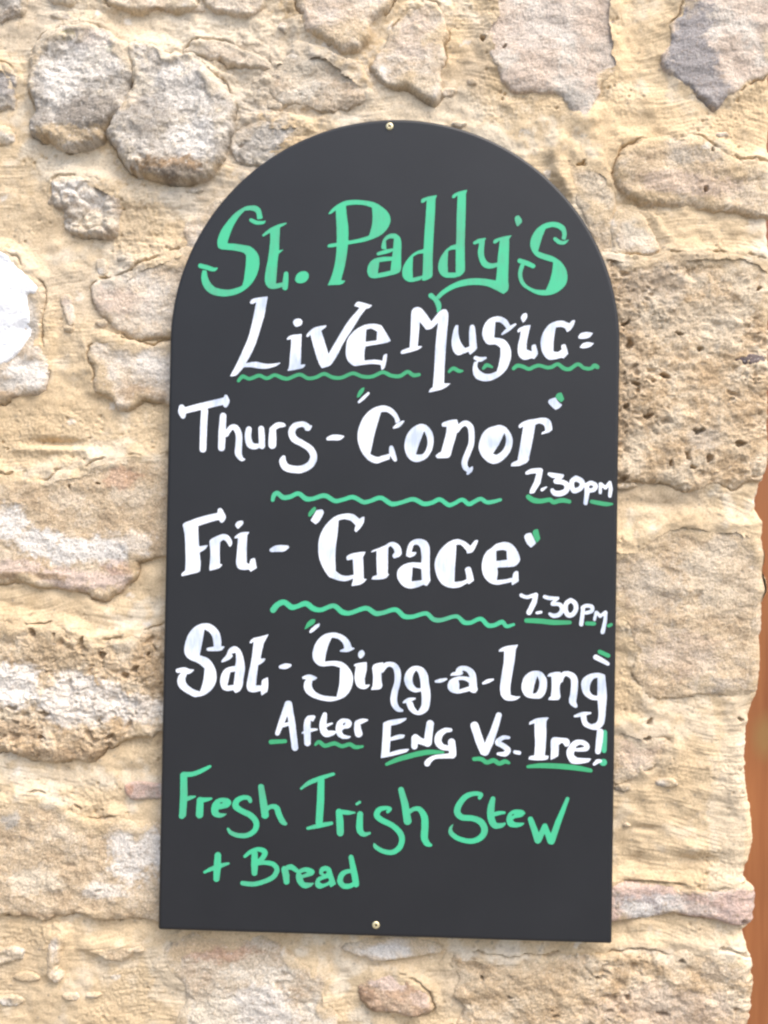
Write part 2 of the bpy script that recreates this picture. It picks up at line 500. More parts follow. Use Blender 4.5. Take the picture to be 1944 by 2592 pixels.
stone('109,2021 135,2011 138,2044 130,2087 133,2110 119,2122 103,2103 99,2070', 13, 7, 'pale', [(118, 2060, 16, 40, LIME, .5)], 'small upright finger of pale stone')
stone('-80,2030 20,2045 48,2055 42,2072 0,2085 -80,2090', 12, 6, 'grey', [(0, 2060, 60, 20, TAN, .6)])
stone('185,2050 220,2040 270,2044 286,2051 270,2072 230,2070 200,2062', 9, 6, 'buff')
stone('-80,1750 15,1740 43,1723 92,1710 145,1730 160,1752 211,1763 260,1765 300,1775 390,1780 390,1985 297,1982 231,1988 165,1972 99,1984 50,1981 13,1972 -80,1960', 11, 12, 'buff',
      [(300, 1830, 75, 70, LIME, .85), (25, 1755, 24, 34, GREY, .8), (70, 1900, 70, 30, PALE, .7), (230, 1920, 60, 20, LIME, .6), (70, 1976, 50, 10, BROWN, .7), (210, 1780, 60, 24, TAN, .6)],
      'broad buff stone with a white patch left of the stew line')
stone('271,1694 317,1690 360,1698 360,1724 310,1728 280,1722', 8, 5, 'tile', [(280, 1704, 12, 14, RUST, .6)])
stone('-80,1335 60,1345 150,1358 200,1382 280,1372 345,1345 390,1350 390,1560 340,1583 290,1590 235,1615 215,1638 150,1645 70,1640 20,1622 -80,1620', 14, 13, 'pitted',
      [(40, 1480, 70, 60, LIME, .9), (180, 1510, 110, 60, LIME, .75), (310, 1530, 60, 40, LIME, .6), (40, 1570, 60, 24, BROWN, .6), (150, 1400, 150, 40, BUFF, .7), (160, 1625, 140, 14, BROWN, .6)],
      'deeply pitted stone with white crust left of the Sat line', (0, -3), 1.5)
stone('-80,1018 0,1020 64,1027 103,1033 129,1014 177,1014 200,999 262,983 309,988 390,990 390,1190 345,1208 296,1214 291,1254 231,1295 180,1279 103,1271 38,1256 -80,1244', 11, 12, 'buff',
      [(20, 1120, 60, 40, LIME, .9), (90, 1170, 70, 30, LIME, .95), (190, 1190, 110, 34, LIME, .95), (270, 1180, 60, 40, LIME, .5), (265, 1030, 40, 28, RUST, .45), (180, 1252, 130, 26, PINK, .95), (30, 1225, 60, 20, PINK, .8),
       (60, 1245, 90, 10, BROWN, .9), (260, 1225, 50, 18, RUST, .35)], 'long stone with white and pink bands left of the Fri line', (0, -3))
stone('197,620 213,603 242,604 310,572 370,545 430,540 430,720 345,728 300,735 270,725 240,700 215,680 200,650', 9, 10, 'pale', [(260, 660, 60, 40, PINK, .5), (230, 690, 30, 20, TAN, .5)], None, (0, -3))
stone('192,752 235,728 280,735 330,745 430,735 430,884 350,872 310,866 282,883 255,880 237,860 205,838 203,800', 12, 9, 'pale',
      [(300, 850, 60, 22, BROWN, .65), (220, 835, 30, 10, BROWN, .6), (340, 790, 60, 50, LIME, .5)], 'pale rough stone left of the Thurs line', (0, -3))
stone('-90,542 0,543 22,552 45,576 70,604 88,622 82,640 68,640 66,655 72,680 76,698 82,710 76,726 60,751 36,777 14,790 -90,798', 15, 5, 'white', [], 'smooth pure white stone at the left edge')
stone('30,560 62,582 88,612 98,640 98,666 95,712 98,748 106,782 103,815 90,844 51,857 20,868 -90,884 -90,770', 11, 9, 'pale',
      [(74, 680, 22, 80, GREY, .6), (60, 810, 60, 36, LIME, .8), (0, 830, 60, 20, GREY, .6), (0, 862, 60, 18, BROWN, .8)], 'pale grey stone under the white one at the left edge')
stone('132,645 150,635 160,665 163,700 148,702 138,675', 5, 4, 'pink')
stone('205,562 228,560 232,590 212,593', 5, 3, 'pale', [(215, 575, 20, 20, LIME, .8)])
stone('508,285 560,262 620,262 660,275 640,310 600,340 560,360 520,352 498,330', 7, 8, 'grey', [(560, 300, 60, 40, GREY, .4)])
stone('396,500 450,445 520,420 520,500 450,560 420,560', 6, 10, 'pale')

KIND = {  # base, second, third colours, roughness of relief (mm), pits (mm, density)
    'grey': (np.array((.63, .57, .49)), np.array((.43, .38, .315)), np.array((.69, .60, .47)), 3.0, (3.0, .6)),
    'crag': (np.array((.67, .60, .50)), np.array((.52, .43, .33)), np.array((.6, .5, .37)), 4.2, (2.6, .35)),
    'pale': (np.array((.73, .615, .475)), np.array((.655, .525, .38)), np.array((.78, .69, .575)), 1.7, (1.7, .25)),
    'crumb': (np.array((.67, .56, .42)), np.array((.58, .46, .33)), np.array((.73, .65, .53)), 2.2, (2.2, .5)),
    'pink': (np.array((.74, .61, .49)), np.array((.66, .53, .42)), np.array((.75, .67, .57)), 1.3, (1.3, .3)),
    'buff': (np.array((.65, .505, .335)), np.array((.56, .42, .27)), np.array((.70, .575, .42)), 1.8, (2.0, .35)),
    'pitted': (np.array((.66, .505, .33)), np.array((.52, .375, .225)), np.array((.71, .585, .42)), 2.6, (4.6, .62)),
    'tile': (np.array((.66, .48, .39)), np.array((.56, .42, .35)), np.array((.62, .52, .44)), 1.4, (1.0, .2)),
    'brown': (np.array((.52, .36, .24)), np.array((.38, .25, .16)), np.array((.58, .43, .3)), 2.6, (2.2, .4)),
    'white': (np.array((.88, .88, .88)), np.array((.82, .82, .82)), np.array((.90, .90, .90)), 0.7, (.4, .05)),
    'slate': (np.array((.18, .14, .13)), np.array((.12, .09, .09)), np.array((.25, .2, .18)), 2.0, (2.0, .3)),
}

# rubble of the same kind carries on past the picture
_r2 = np.random.RandomState(3)
for gx in range(-5, 9):
    for gy in range(-5, 17):
        cx_ = gx * 235 + (gy % 2) * 110 + _r2.randint(-30, 30)
        cy_ = gy * 205 + _r2.randint(-25, 25)
        if -130 < cx_ < 1700 and -130 < cy_ < 2330:
            continue
        if cx_ > 1560 or cx_ < -880 or cy_ < -860 or cy_ > 3350:
            continue
        rx_, ry_ = _r2.uniform(75, 112), _r2.uniform(55, 88)
        if -60 - rx_ < cx_ < 1660 and -50 - ry_ < cy_ < 2400:
            rx_ = min(rx_, abs(cx_ + 80) - 8) if cx_ < -80 else rx_
            if rx_ < 30:
                continue
        pp = ' '.join('%d,%d' % (cx_ + rx_ * math.cos(t) * _r2.uniform(.85, 1.1), cy_ + ry_ * math.sin(t) * _r2.uniform(.85, 1.1))
                      for t in np.linspace(0, 2 * math.pi, 11)[:-1])
        stone(pp, _r2.uniform(6, 16), 12, ['pale', 'buff', 'grey', 'crumb'][_r2.randint(4)])

wall = empty('stone_wall', (0.0, WALL_Y, 0.0), 'rough honey coloured rubble stone wall with smeared lime mortar behind the sign', 'wall')

# chips of stone showing in the pointing
for (x_, y_, a_, b_, kd_) in [(132, 36, 22, 11, 'pale'), (424, 18, 24, 9, 'pale'), (595, 231, 16, 8, 'pale'), (969, 199, 15, 12, 'pale'), (1019, 178, 13, 9, 'pale'),
                         (992, 268, 16, 7, 'pale'), (590, 165, 16, 8, 'grey'), (600, 290, 18, 12, 'grey'), (1465, 8, 8, 8, 'pale'), (1560, 292, 14, 7, 'pale'),
                         (420, 412, 22, 8, 'grey'), (88, 452, 20, 10, 'grey'), (222, 700, 16, 8, 'pink'), (150, 712, 14, 9, 'buff'), (1350, 1050, 26, 9, 'grey'),
                         (1344, 1700, 16, 9, 'grey'), (1352, 1782, 9, 6, 'grey'), (1440, 1690, 24, 10, 'grey'), (300, 2050, 16, 7, 'buff'), (60, 2110, 30, 9, 'buff'),
                         (200, 2150, 18, 7, 'grey'), (470, 2130, 18, 9, 'grey'), (1590, 1480, 16, 9, 'pale'), (30, 2160, 26, 12, 'grey'), (155, 2150, 22, 10, 'pale'),
                         (760, 60, 12, 6, 'grey'), (545, 95, 20, 8, 'pale'), (610, 60, 12, 10, 'grey'), (40, 700, 8, 6, 'pale'), (265, 560, 12, 8, 'grey')]:
    t_ = np.linspace(0, 2 * math.pi, 7)[:-1] + _r2.rand()
    rr_ = _r2.uniform(.8, 1.2, 6)
    stone(' '.join('%.1f,%.1f' % (x_ + a_ * math.cos(t) * r_, y_ + b_ * math.sin(t) * r_) for t, r_ in zip(t_, rr_)), 5.5, 4, kd_)

# world outlines of every stone
for S in ST:
    P = S[0]
    C = catmull(P, [False] * len(P), True, 4)
    x, z = to_plane(C[:, 0] * K, C[:, 1] * K, WALL_Y)
    S.append(np.stack([x, z], 1))


def stone_d(s, z, S, idx):
    d = poly_sdf(s, z, S[8])
    if S[1] > .021:
        d = d + .004 + .007 * fbm(s, z, 24.0, 3, 88)
    am = {'tile': .003, 'white': .001}.get(S[3], .0075)
    if S[2] < .0045:
        am = .002
    return d + am * fbm(s, z, 34.0, 4, 60 + idx % 7) + 0.0014 * fbm(s, z, 190.0, 2, 70 + idx % 5)


# ---- pointing
DS = 0.0013
sv = np.concatenate([np.arange(-1.20, -0.66, .005), np.arange(-0.66, 0.70, DS)])
zv = np.concatenate([np.arange(-0.95, -0.24, .005), np.arange(-0.24, 1.35, DS), np.arange(1.35, 1.90, .005)])
SG, ZG = np.meshgrid(sv, zv)
keep = np.ones(SG.shape, bool)
near = np.full(SG.shape, -1.0)             # signed distance into the nearest stone
nearc = np.full(SG.shape, -1.0)
relz = np.zeros(SG.shape)                  # how far up beside that stone
for idx, S in enumerate(ST):
    W_ = S[8]
    i0, i1 = np.searchsorted(sv, [W_[:, 0].min() - .024, W_[:, 0].max() + .024])
    j0, j1 = np.searchsorted(zv, [W_[:, 1].min() - .024, W_[:, 1].max() + .024])
    if i1 <= i0 or j1 <= j0:
        continue
    sub = (slice(j0, j1), slice(i0, i1))
    d = stone_d(SG[sub].ravel(), ZG[sub].ravel(), S, idx).reshape(SG[sub].shape)
    if len(S[0]) < 7:
        continue
    if S[1] > .0085 and min(np.ptp(W_[:, 0]), np.ptp(W_[:, 1])) > .03:
        nearc[sub] = np.maximum(nearc[sub], d)
    up_ = (ZG[sub] - W_[:, 1].mean()) / (np.ptp(W_[:, 1]) * .5)
    relz[sub] = np.where(d > near[sub], up_, relz[sub])
    near[sub] = np.maximum(near[sub], d)
bs = board_sdf(SG, ZG)
keep = (near < 0.012) & (bs < 0.07) & (SG < edge_x(ZG) + 0.16)
vk = np.zeros(SG.shape, bool)
q = keep[:-1, :-1] & keep[1:, :-1] & keep[:-1, 1:] & keep[1:, 1:]
vk[:-1, :-1] |= q
vk[1:, :-1] |= q
vk[:-1, 1:] |= q
vk[1:, 1:] |= q
ids = np.full(SG.shape, -1)
ids[vk] = np.arange(vk.sum())
s_, z_, n_, r_ = SG[vk], ZG[vk], near[vk], np.clip(relz[vk], -1, 1)
h = mortar_h(s_, z_)
crk = sstep(0.0, 0.25, perlin(s_ * 22, z_ * 22, 61) + 0.25 * perlin(s_ * 90, z_ * 90, 62))
h -= crk * 0.007 * np.exp(-((nearc[vk] + 0.0006) / 0.0012) ** 2)             # cracks where pointing meets stone
smear = np.clip(.35 + .55 * r_ + .9 * perlin(s_ * 16 + 5, z_ * 16, 63) + .4 * perlin(s_ * 45, z_ * 45, 64), -.25, 1.1)
h += 0.0075 * sstep(-0.022, 0.001, n_) * smear                          # pointing drawn up over the stones
h = np.where(board_sdf(s_, z_) > -0.002, np.minimum(h, 0.012), h)
V = wall_point(s_, z_, h)
jj, ii = np.nonzero(q)
Q = np.stack([ids[jj, ii], ids[jj, ii + 1], ids[jj + 1, ii + 1], ids[jj + 1, ii]], 1)
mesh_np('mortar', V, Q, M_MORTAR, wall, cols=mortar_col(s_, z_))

# ---- stones
for idx, S in enumerate(ST):
    P, bulge, rad, kind, plist, label, tilt, rgh, W_ = S
    bulge = bulge * .72 if bulge < .02 else bulge * .85
    cx_, cz_ = W_[:, 0].mean(), W_[:, 1].mean()
    inframe = -0.57 < cx_ < 0.56 and -0.17 < cz_ < 1.30
    ds = 0.00135 if inframe else 0.005
    sv2 = np.arange(W_[:, 0].min() - .008, W_[:, 0].max() + .008, ds)
    zv2 = np.arange(W_[:, 1].min() - .008, W_[:, 1].max() + .008, ds)
    SG2, ZG2 = np.meshgrid(sv2, zv2)
    d = stone_d(SG2.ravel(), ZG2.ravel(), S, idx).reshape(SG2.shape)
    kp = (d > -0.0055) & (board_sdf(SG2, ZG2) < 0.07)
    q = kp[:-1, :-1] & kp[1:, :-1] & kp[:-1, 1:] & kp[1:, 1:]
    if q.sum() < 20:
        continue
    vk = np.zeros(SG2.shape, bool)
    vk[:-1, :-1] |= q
    vk[1:, :-1] |= q
    vk[:-1, 1:] |= q
    vk[1:, 1:] |= q
    ids = np.full(SG2.shape, -1)
    ids[vk] = np.arange(vk.sum())
    s_, z_, d_ = SG2[vk], ZG2[vk], d[vk]
    c0, c1, c2, amp, (pit, dens) = KIND[kind]
    amp = amp * rgh / 1000.0
    pit = pit * rgh / 1000.0
    sd_ = 100 + 13 * idx
    u = np.clip(d_ / rad, 0, 1)
    prof = np.sqrt(np.clip(1 - (1 - u) ** 2, 0, 1))
    size = max(np.ptp(W_[:, 0]), np.ptp(W_[:, 1]), 0.02)
    h = base_h(s_, z_) + bulge * prof * (0.85 + 0.3 * fbm(s_, z_, 12.0, 2, sd_))
    h += prof * (tilt[0] * (s_ - cx_) + tilt[1] * (z_ - cz_)) / size / 1000.0
    rid = 1 - 2 * np.abs(fbm(s_ + .004 * perlin(s_ * 60, z_ * 60, sd_), z_, 34.0, 4, sd_ + 1, .55))
    h += amp * (1.3 * fbm(s_, z_ * 1.35, 24.0, 5, sd_ + 2, .55) + 0.55 * (rid - .6)) * (0.4 + 0.6 * prof)
    if kind == 'crag':
        wd, wv = worley(s_, z_, 42.0, sd_)
        h += prof * (0.010 * (wv - .5) - 0.005 * sstep(.35, .75, wd))
    n3 = fbm(s_, z_ * 1.2, 95.0, 4, sd_ + 5, .6)
    n4 = fbm(s_, z_ * 1.1, 300.0, 3, sd_ + 6, .6)
    h += amp * 0.55 * n3 + 0.0011 * n4 * rgh
    # holes of many sizes eaten into the stone
    wq = s_ + .006 * perlin(s_ * 70, z_ * 70, sd_ + 8)
    wr = z_ + .006 * perlin(s_ * 70, z_ * 70, sd_ + 9)
    area = sstep(-.02, .38, 1.25 * fbm(s_, z_, 8.5, 3, sd_ + 7) + (dens - .38))
    hole = 0
    for f_, k_ in ((48.0, .9), (110.0, .55), (210.0, .35)):
        wd, wv = worley(wq, wr * 1.35, f_, sd_ + int(f_))
        hole = hole + np.where(wv < dens * .36, k_ * sstep(.42, .12, wd), 0)
    h -= pit * np.clip(hole, 0, 1.3) * area
    # pointing smeared thinly over the stone
    rel = np.clip((z_ - cz_) / (np.ptp(W_[:, 1]) * .5), -1, 1)
    cs = {'white': -9, 'grey': .02, 'crag': -.2, 'slate': -9, 'tile': -.25, 'brown': -.2, 'pitted': -.02, 'pink': -.1}.get(kind, .1)
    cov = sstep(.02, .42, .55 * (1 - d_ / .022) + .30 * rel + 1.15 * fbm(s_, z_, 19.0, 4, sd_ + 11) - .22 + cs)
    hs = base_h(s_, z_) + bulge * prof * .95 + .0009 * fbm(s_, z_, 70.0, 4, sd_ + 12) + .0004 * n4
    h = h + (hs + .0006 - h) * cov * .8
    h = h - holes_h(s_, z_)
    h = np.where(d_ < 0, h - 2.2 * np.abs(d_), h)
    h = np.maximum(h, -0.016)
    bb = board_sdf(s_, z_)
    h = np.where(bb > -0.004, np.minimum(h, 0.0155), h)
    V = wall_point(s_, z_, h)
    a = fbm(s_, z_, 20.0, 4, sd_ + 3)
    b = fbm(s_, z_, 75.0, 4, sd_ + 4, .6)
    c = np.tile(c0, (len(s_), 1))
    c = blend(c, c1, sstep(-.05, .35, a + .9 * b))
    c = blend(c, c2, sstep(.02, .35, -a + .6 * n3))
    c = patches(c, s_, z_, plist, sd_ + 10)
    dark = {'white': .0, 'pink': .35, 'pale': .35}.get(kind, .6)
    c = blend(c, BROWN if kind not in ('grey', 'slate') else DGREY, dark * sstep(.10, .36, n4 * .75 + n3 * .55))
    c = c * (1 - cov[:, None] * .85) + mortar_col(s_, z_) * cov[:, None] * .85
    if kind != 'white':
        c = blend(c, LIME, {'buff': .3, 'pitted': .3, 'grey': .7}.get(kind, .45) * sstep(.2, .45, -n4 * .6 - n3 * .5 + .1 * a))
        c = blend(c, BROWN, .5 * sstep(.5, 1.1, hole * area) * (rgh >= .8))
    jj, ii = np.nonzero(q)
    Q = np.stack([ids[jj, ii], ids[jj, ii + 1], ids[jj + 1, ii + 1], ids[jj + 1, ii]], 1)
    mesh_np('stone', V, Q, M_WHITE if kind == 'white' else M_ROCK, wall, cols=c, label=label)


def box(name, x0, x1, y0, y1, z0, z1, mat, parent=None):
    v = [(x, y, z) for x in (x0, x1) for y in (y0, y1) for z in (z0, z1)]
    f = [(0, 1, 3, 2), (4, 6, 7, 5), (0, 4, 5, 1), (2, 3, 7, 6), (0, 2, 6, 4), (1, 5, 7, 3)]
    return mesh_np(name, v, f, mat, parent, smooth=False)


mc, n, b = nodes_of('rubble_core')
b.inputs['Base Color'].default_value = (.45, .34, .2, 1)
b.inputs['Roughness'].default_value = .95
box('core', -1.19, 0.455, WALL_Y + 0.022, WALL_Y + 0.17, -0.955, 1.89, mc, wall)

# ------------------------------------------------------------------ varnished timber beside the wall
mw, n, b = nodes_of('varnished_pine')
tc = N(n, 'ShaderNodeTexCoord')
mp = N(n, 'ShaderNodeMapping')
mp.inputs['Scale'].default_value = (1.0, 1.0, 0.045)
n.links.new(tc.outputs['Object'], mp.inputs['Vector'])
n1 = N(n, 'ShaderNodeTexNoise', Scale=70.0, Detail=5.0, Roughness=0.6, Distortion=0.4)
n.links.new(mp.outputs[0], n1.inputs['Vector'])
n2 = N(n, 'ShaderNodeTexNoise', Scale=5.0, Detail=3.0)
n.links.new(tc.outputs['Object'], n2.inputs['Vector'])
cr_ = N(n, 'ShaderNodeValToRGB')
cr_.color_ramp.elements[0].position = .3
cr_.color_ramp.elements[0].color = (.29, .10, .035, 1)
cr_.color_ramp.elements[1].position = .72
cr_.color_ramp.elements[1].color = (.40, .165, .06, 1)
n.links.new(n1.outputs['Fac'], cr_.inputs['Fac'])
mx = N(n, 'ShaderNodeMixRGB', blend_type='MULTIPLY')
mx.inputs['Fac'].default_value = .35
n.links.new(cr_.outputs['Color'], mx.inputs['Color1'])
n.links.new(n2.outputs['Fac'], mx.inputs['Color2'])
# one knot
kx, kz = to_plane(1650 * K, 1592 * K, 0.085)
ks = N(n, 'ShaderNodeVectorMath', operation='SUBTRACT')
geo = N(n, 'ShaderNodeNewGeometry')
n.links.new(geo.outputs['Position'], ks.inputs[0])
ks.inputs[1].default_value = (float(kx), 0.085, float(kz))
km = N(n, 'ShaderNodeVectorMath', operation='MULTIPLY')
n.links.new(ks.outputs[0], km.inputs[0])
km.inputs[1].default_value = (1.0, 0.0, 0.55)
kl = N(n, 'ShaderNodeVectorMath', operation='LENGTH')
n.links.new(km.outputs[0], kl.inputs[0])
kn = N(n, 'ShaderNodeMath', operation='MULTIPLY_ADD')
n.links.new(n1.outputs['Fac'], kn.inputs[0])
kn.inputs[1].default_value = 0.012
n.links.new(kl.outputs['Value'], kn.inputs[2])
kr = N(n, 'ShaderNodeValToRGB')
kr.color_ramp.elements[0].position = .012
kr.color_ramp.elements[0].color = (1, 1, 1, 1)
kr.color_ramp.elements[1].position = .028
kr.color_ramp.elements[1].color = (0, 0, 0, 1)
n.links.new(kn.outputs[0], kr.inputs['Fac'])
m2 = N(n, 'ShaderNodeMixRGB')
n.links.new(kr.outputs['Color'], m2.inputs['Fac'])
n.links.new(mx.outputs[0], m2.inputs['Color1'])
m2.inputs['Color2'].default_value = (.26, .14, .05, 1)
n.links.new(m2.outputs[0], b.inputs['Base Color'])
b.inputs['Roughness'].default_value = .32
bp = N(n, 'ShaderNodeBump')
bp.inputs['Strength'].default_value = .25
bp.inputs['Distance'].default_value = .001
n.links.new(n1.outputs['Fac'], bp.inputs['Height'])
n.links.new(bp.outputs[0], b.inputs['Normal'])
PX0, PX1, PY0, PY1, PZ0, PZ1, PR = 0.462, 0.60, 0.085, 0.16, -0.95, 1.89, 0.004
pv, pf = [], []
ring = [(PX0, PY1), (PX0, PY0 + PR), (PX0 + PR * .3, PY0 + PR * .3), (PX0 + PR, PY0), (PX1 - PR, PY0), (PX1 - PR * .3, PY0 + PR * .3), (PX1, PY0 + PR), (PX1, PY1)]
zs = np.linspace(PZ0, PZ1, 40)
for zz in zs:
    for (a_, c_) in ring:
        pv.append((a_ + .0006 * math.sin(zz * 9), c_, zz))
nr = len(ring)
for i in range(len(zs) - 1):
    for k in range(nr):
        k2 = (k + 1) % nr
        pf.append((i * nr + k, i * nr + k2, (i + 1) * nr + k2, (i + 1) * nr + k))
pf.append(tuple(range(nr))[::-1])
pf.append(tuple((len(zs) - 1) * nr + k for k in range(nr)))
post = mesh_np('timber_post', pv, pf, mw, None, smooth=False)
post['label'] = 'orange brown varnished timber post along the right edge of the wall'
post['category'] = 'post'

# ------------------------------------------------------------------ the pavement at the foot of the wall
mg, n, b = nodes_of('pavement_stone')
tc = N(n, 'ShaderNodeTexCoord')
n1 = N(n, 'ShaderNodeTexNoise', Scale=3.0, Detail=8.0)
n.links.new(tc.outputs['Object'], n1.inputs['Vector'])
cr_ = N(n, 'ShaderNodeValToRGB')
cr_.color_ramp.elements[0].color = (.13, .12, .105, 1)
cr_.color_ramp.elements[1].color = (.20, .18, .16, 1)
n.links.new(n1.outputs['Fac'], cr_.inputs['Fac'])
n.links.new(cr_.outputs['Color'], b.inputs['Base Color'])
b.inputs['Roughness'].default_value = .9
gnd = mesh_np('pavement', [(-12, -14, -.95), (12, -14, -.95), (12, .4, -.95), (-12, .4, -.95)], [(0, 1, 2, 3)], mg, None, smooth=False)
gnd['kind'] = 'structure'

# ------------------------------------------------------------------ the sign
sign = empty('sign_board', (0, 0, 0), 'black arched chalkboard with green and white hand lettering screwed to the stone wall', 'sign')
mb, n, b = nodes_of('blackboard_face')
tc = N(n, 'ShaderNodeTexCoord')
n1 = N(n, 'ShaderNodeTexNoise', Scale=7.0, Detail=5.0, Roughness=.6)
n2 = N(n, 'ShaderNodeTexNoise', Scale=900.0, Detail=2.0)
n.links.new(tc.outputs['Object'], n1.inputs['Vector'])
n.links.new(tc.outputs['Object'], n2.inputs['Vector'])
cr_ = N(n, 'ShaderNodeValToRGB')
cr_.color_ramp.elements[0].position = .3
cr_.color_ramp.elements[0].color = (.0155, .0165, .0187, 1)
cr_.color_ramp.elements[1].position = .75
cr_.color_ramp.elements[1].color = (.0200, .0212, .0240, 1)
n.links.new(n1.outputs['Fac'], cr_.inputs['Fac'])
n.links.new(cr_.outputs['Color'], b.inputs['Base Color'])
b.inputs['Roughness'].default_value = .5
b.inputs['Specular IOR Level'].default_value = .38
bp = N(n, 'ShaderNodeBump')
bp.inputs['Strength'].default_value = .12
bp.inputs['Distance'].default_value = .0004
n.links.new(n2.outputs['Fac'], bp.inputs['Height'])
n.links.new(bp.outputs[0], b.inputs['Normal'])

TH, BV, HC = 0.012, 0.0050, BOARD_H - 0.3


def outline(inset):
    r = 0.3 - inset
    pts = [(-r, inset + .002), (-r + .002, inset), (r - .002, inset), (r, inset + .002)]
    for i in range(97):
        a = math.pi * i / 96
        pts.append((r * math.cos(a), HC + r * math.sin(a)))
    return pts


rings = []
for k in range(6):
    a = math.pi / 2 * k / 5
    rings.append((BV * (1 - math.sin(a)), BV * (1 - math.cos(a))))       # (inset, y)
rings = [(i, y) for (i, y) in rings]
bv_, bf_ = [], []
allr = [(0.0, TH)] + [(0.0 + BV * (1 - math.cos(math.pi / 2 * k / 5)), BV * (1 - math.sin(math.pi / 2 * k / 5))) for k in range(6)]
for (ins, y) in allr:
    for (x, z) in outline(ins):
        bv_.append((x, y, z))
m_ = len(outline(0))
for r_ in range(len(allr) - 1):
    for k in range(m_):
        k2 = (k + 1) % m_
        bf_.append((r_ * m_ + k, r_ * m_ + k2, (r_ + 1) * m_ + k2, (r_ + 1) * m_ + k))
bf_.append(tuple((len(allr) - 1) * m_ + k for k in range(m_)))
bf_.append(tuple(range(m_))[::-1])
panel = mesh_np('panel', bv_, bf_, mb, sign, smooth=False)
for p_ in panel.data.polygons[:-2]:
    p_.use_smooth = True

# screws
ms, n, b = nodes_of('brassed_steel')
b.inputs['Base Color'].default_value = (.80, .70, .42, 1)
b.inputs['Metallic'].default_value = .55
b.inputs['Roughness'].default_value = .38
md, n, b = nodes_of('recess_shade')
b.inputs['Base Color'].default_value = (.10, .08, .05, 1)


def screw(px, py, rot, R=0.0049):
    x0, z0 = to_plane(px, py, 0.0)
    prof = [(R, 0.0006), (R, -0.0003), (R * .93, -.0009), (R * .6, -.0014), (R * .42, -.0015), (R * .30, -.0002), (0.0001, .0002)]
    v, f = [], []
    ns = 28
    for (r, y) in prof:
        for k in range(ns):
            a = 2 * math.pi * k / ns
            v.append((x0 + r * math.cos(a), y, z0 + r * math.sin(a)))
    for i in range(len(prof) - 1):
        for k in range(ns):
            k2 = (k + 1) % ns
            f.append((i * ns + k, i * ns + k2, (i + 1) * ns + k2, (i + 1) * ns + k))
    s = mesh_np('screw', v, f, ms, sign)
    v, f = [], []
    for arm in range(2):
        a = rot + arm * math.pi / 2
        c, t = math.cos(a), math.sin(a)
        for (u_, w_) in ((-R * .52, -.0005), (R * .52, -.0005), (R * .52, .0005), (-R * .52, .0005)):
            v.append((x0 + u_ * c - w_ * t, -.00155 - arm * .00003, z0 + u_ * t + w_ * c))
        f.append(tuple(range(arm * 4, arm * 4 + 4)))
    o = mesh_np('painted_recess', v, f, md, None, smooth=False)  # flat dark cross, shade of the drive hole put in as colour
    o.parent = s
    o.matrix_parent_inverse = Matrix.Identity(4)


screw(986, 320, .5)
screw(951.5, 2341.5, 1.1)


# ---- marker lettering, drawn in strokes on the face of the board
def paint(name, col, dark):
    m, n, b = nodes_of(name)
    tc = N(n, 'ShaderNodeTexCoord')
    mp = N(n, 'ShaderNodeMapping')
    mp.inputs['Rotation'].default_value = (0, math.radians(12), 0)
    mp.inputs['Scale'].default_value = (1.0, 1.0, .16)
    n1 = N(n, 'ShaderNodeTexNoise', Scale=260.0, Detail=4.0, Roughness=.6)
    n2 = N(n, 'ShaderNodeTexNoise', Scale=22.0, Detail=3.0)
    n.links.new(tc.outputs['Object'], mp.inputs['Vector'])
    n.links.new(mp.outputs[0], n1.inputs['Vector'])
    n.links.new(tc.outputs['Object'], n2.inputs['Vector'])
    ad = N(n, 'ShaderNodeMath', operation='MULTIPLY_ADD')
    n.links.new(n1.outputs['Fac'], ad.inputs[0])
    ad.inputs[1].default_value = .5
    n.links.new(n2.outputs['Fac'], ad.inputs[2])
    cr_ = N(n, 'ShaderNodeValToRGB')
    cr_.color_ramp.elements[0].position = .54
    cr_.color_ramp.elements[0].color = (*dark, 1)
    cr_.color_ramp.elements[1].position = .82
    cr_.color_ramp.elements[1].color = (*col, 1)
    n.links.new(ad.outputs[0], cr_.inputs['Fac'])
    n.links.new(cr_.outputs['Color'], b.inputs['Base Color'])
    b.inputs['Roughness'].default_value = .55
    return m


PAINT = {'white': paint('white_marker', (.83, .87, .94), (.50, .57, .70)),
         'green': paint('green_marker', (.058, .51, .26), (.085, .40, .23)),
         'leaf': paint('leaf_green_marker', (.045, .38, .16), (.045, .32, .14))}
LAY = {'leaf': -0.00030, 'green': -0.00045, 'white': -0.00060}
GS = 1.5


def parse(txt):
    P, C = [], []
    for t in txt.split():
        c = t.endswith('*')
        P.append([float(v) for v in t.rstrip('*').split(',')])
        C.append(c)
    return np.array(P), C


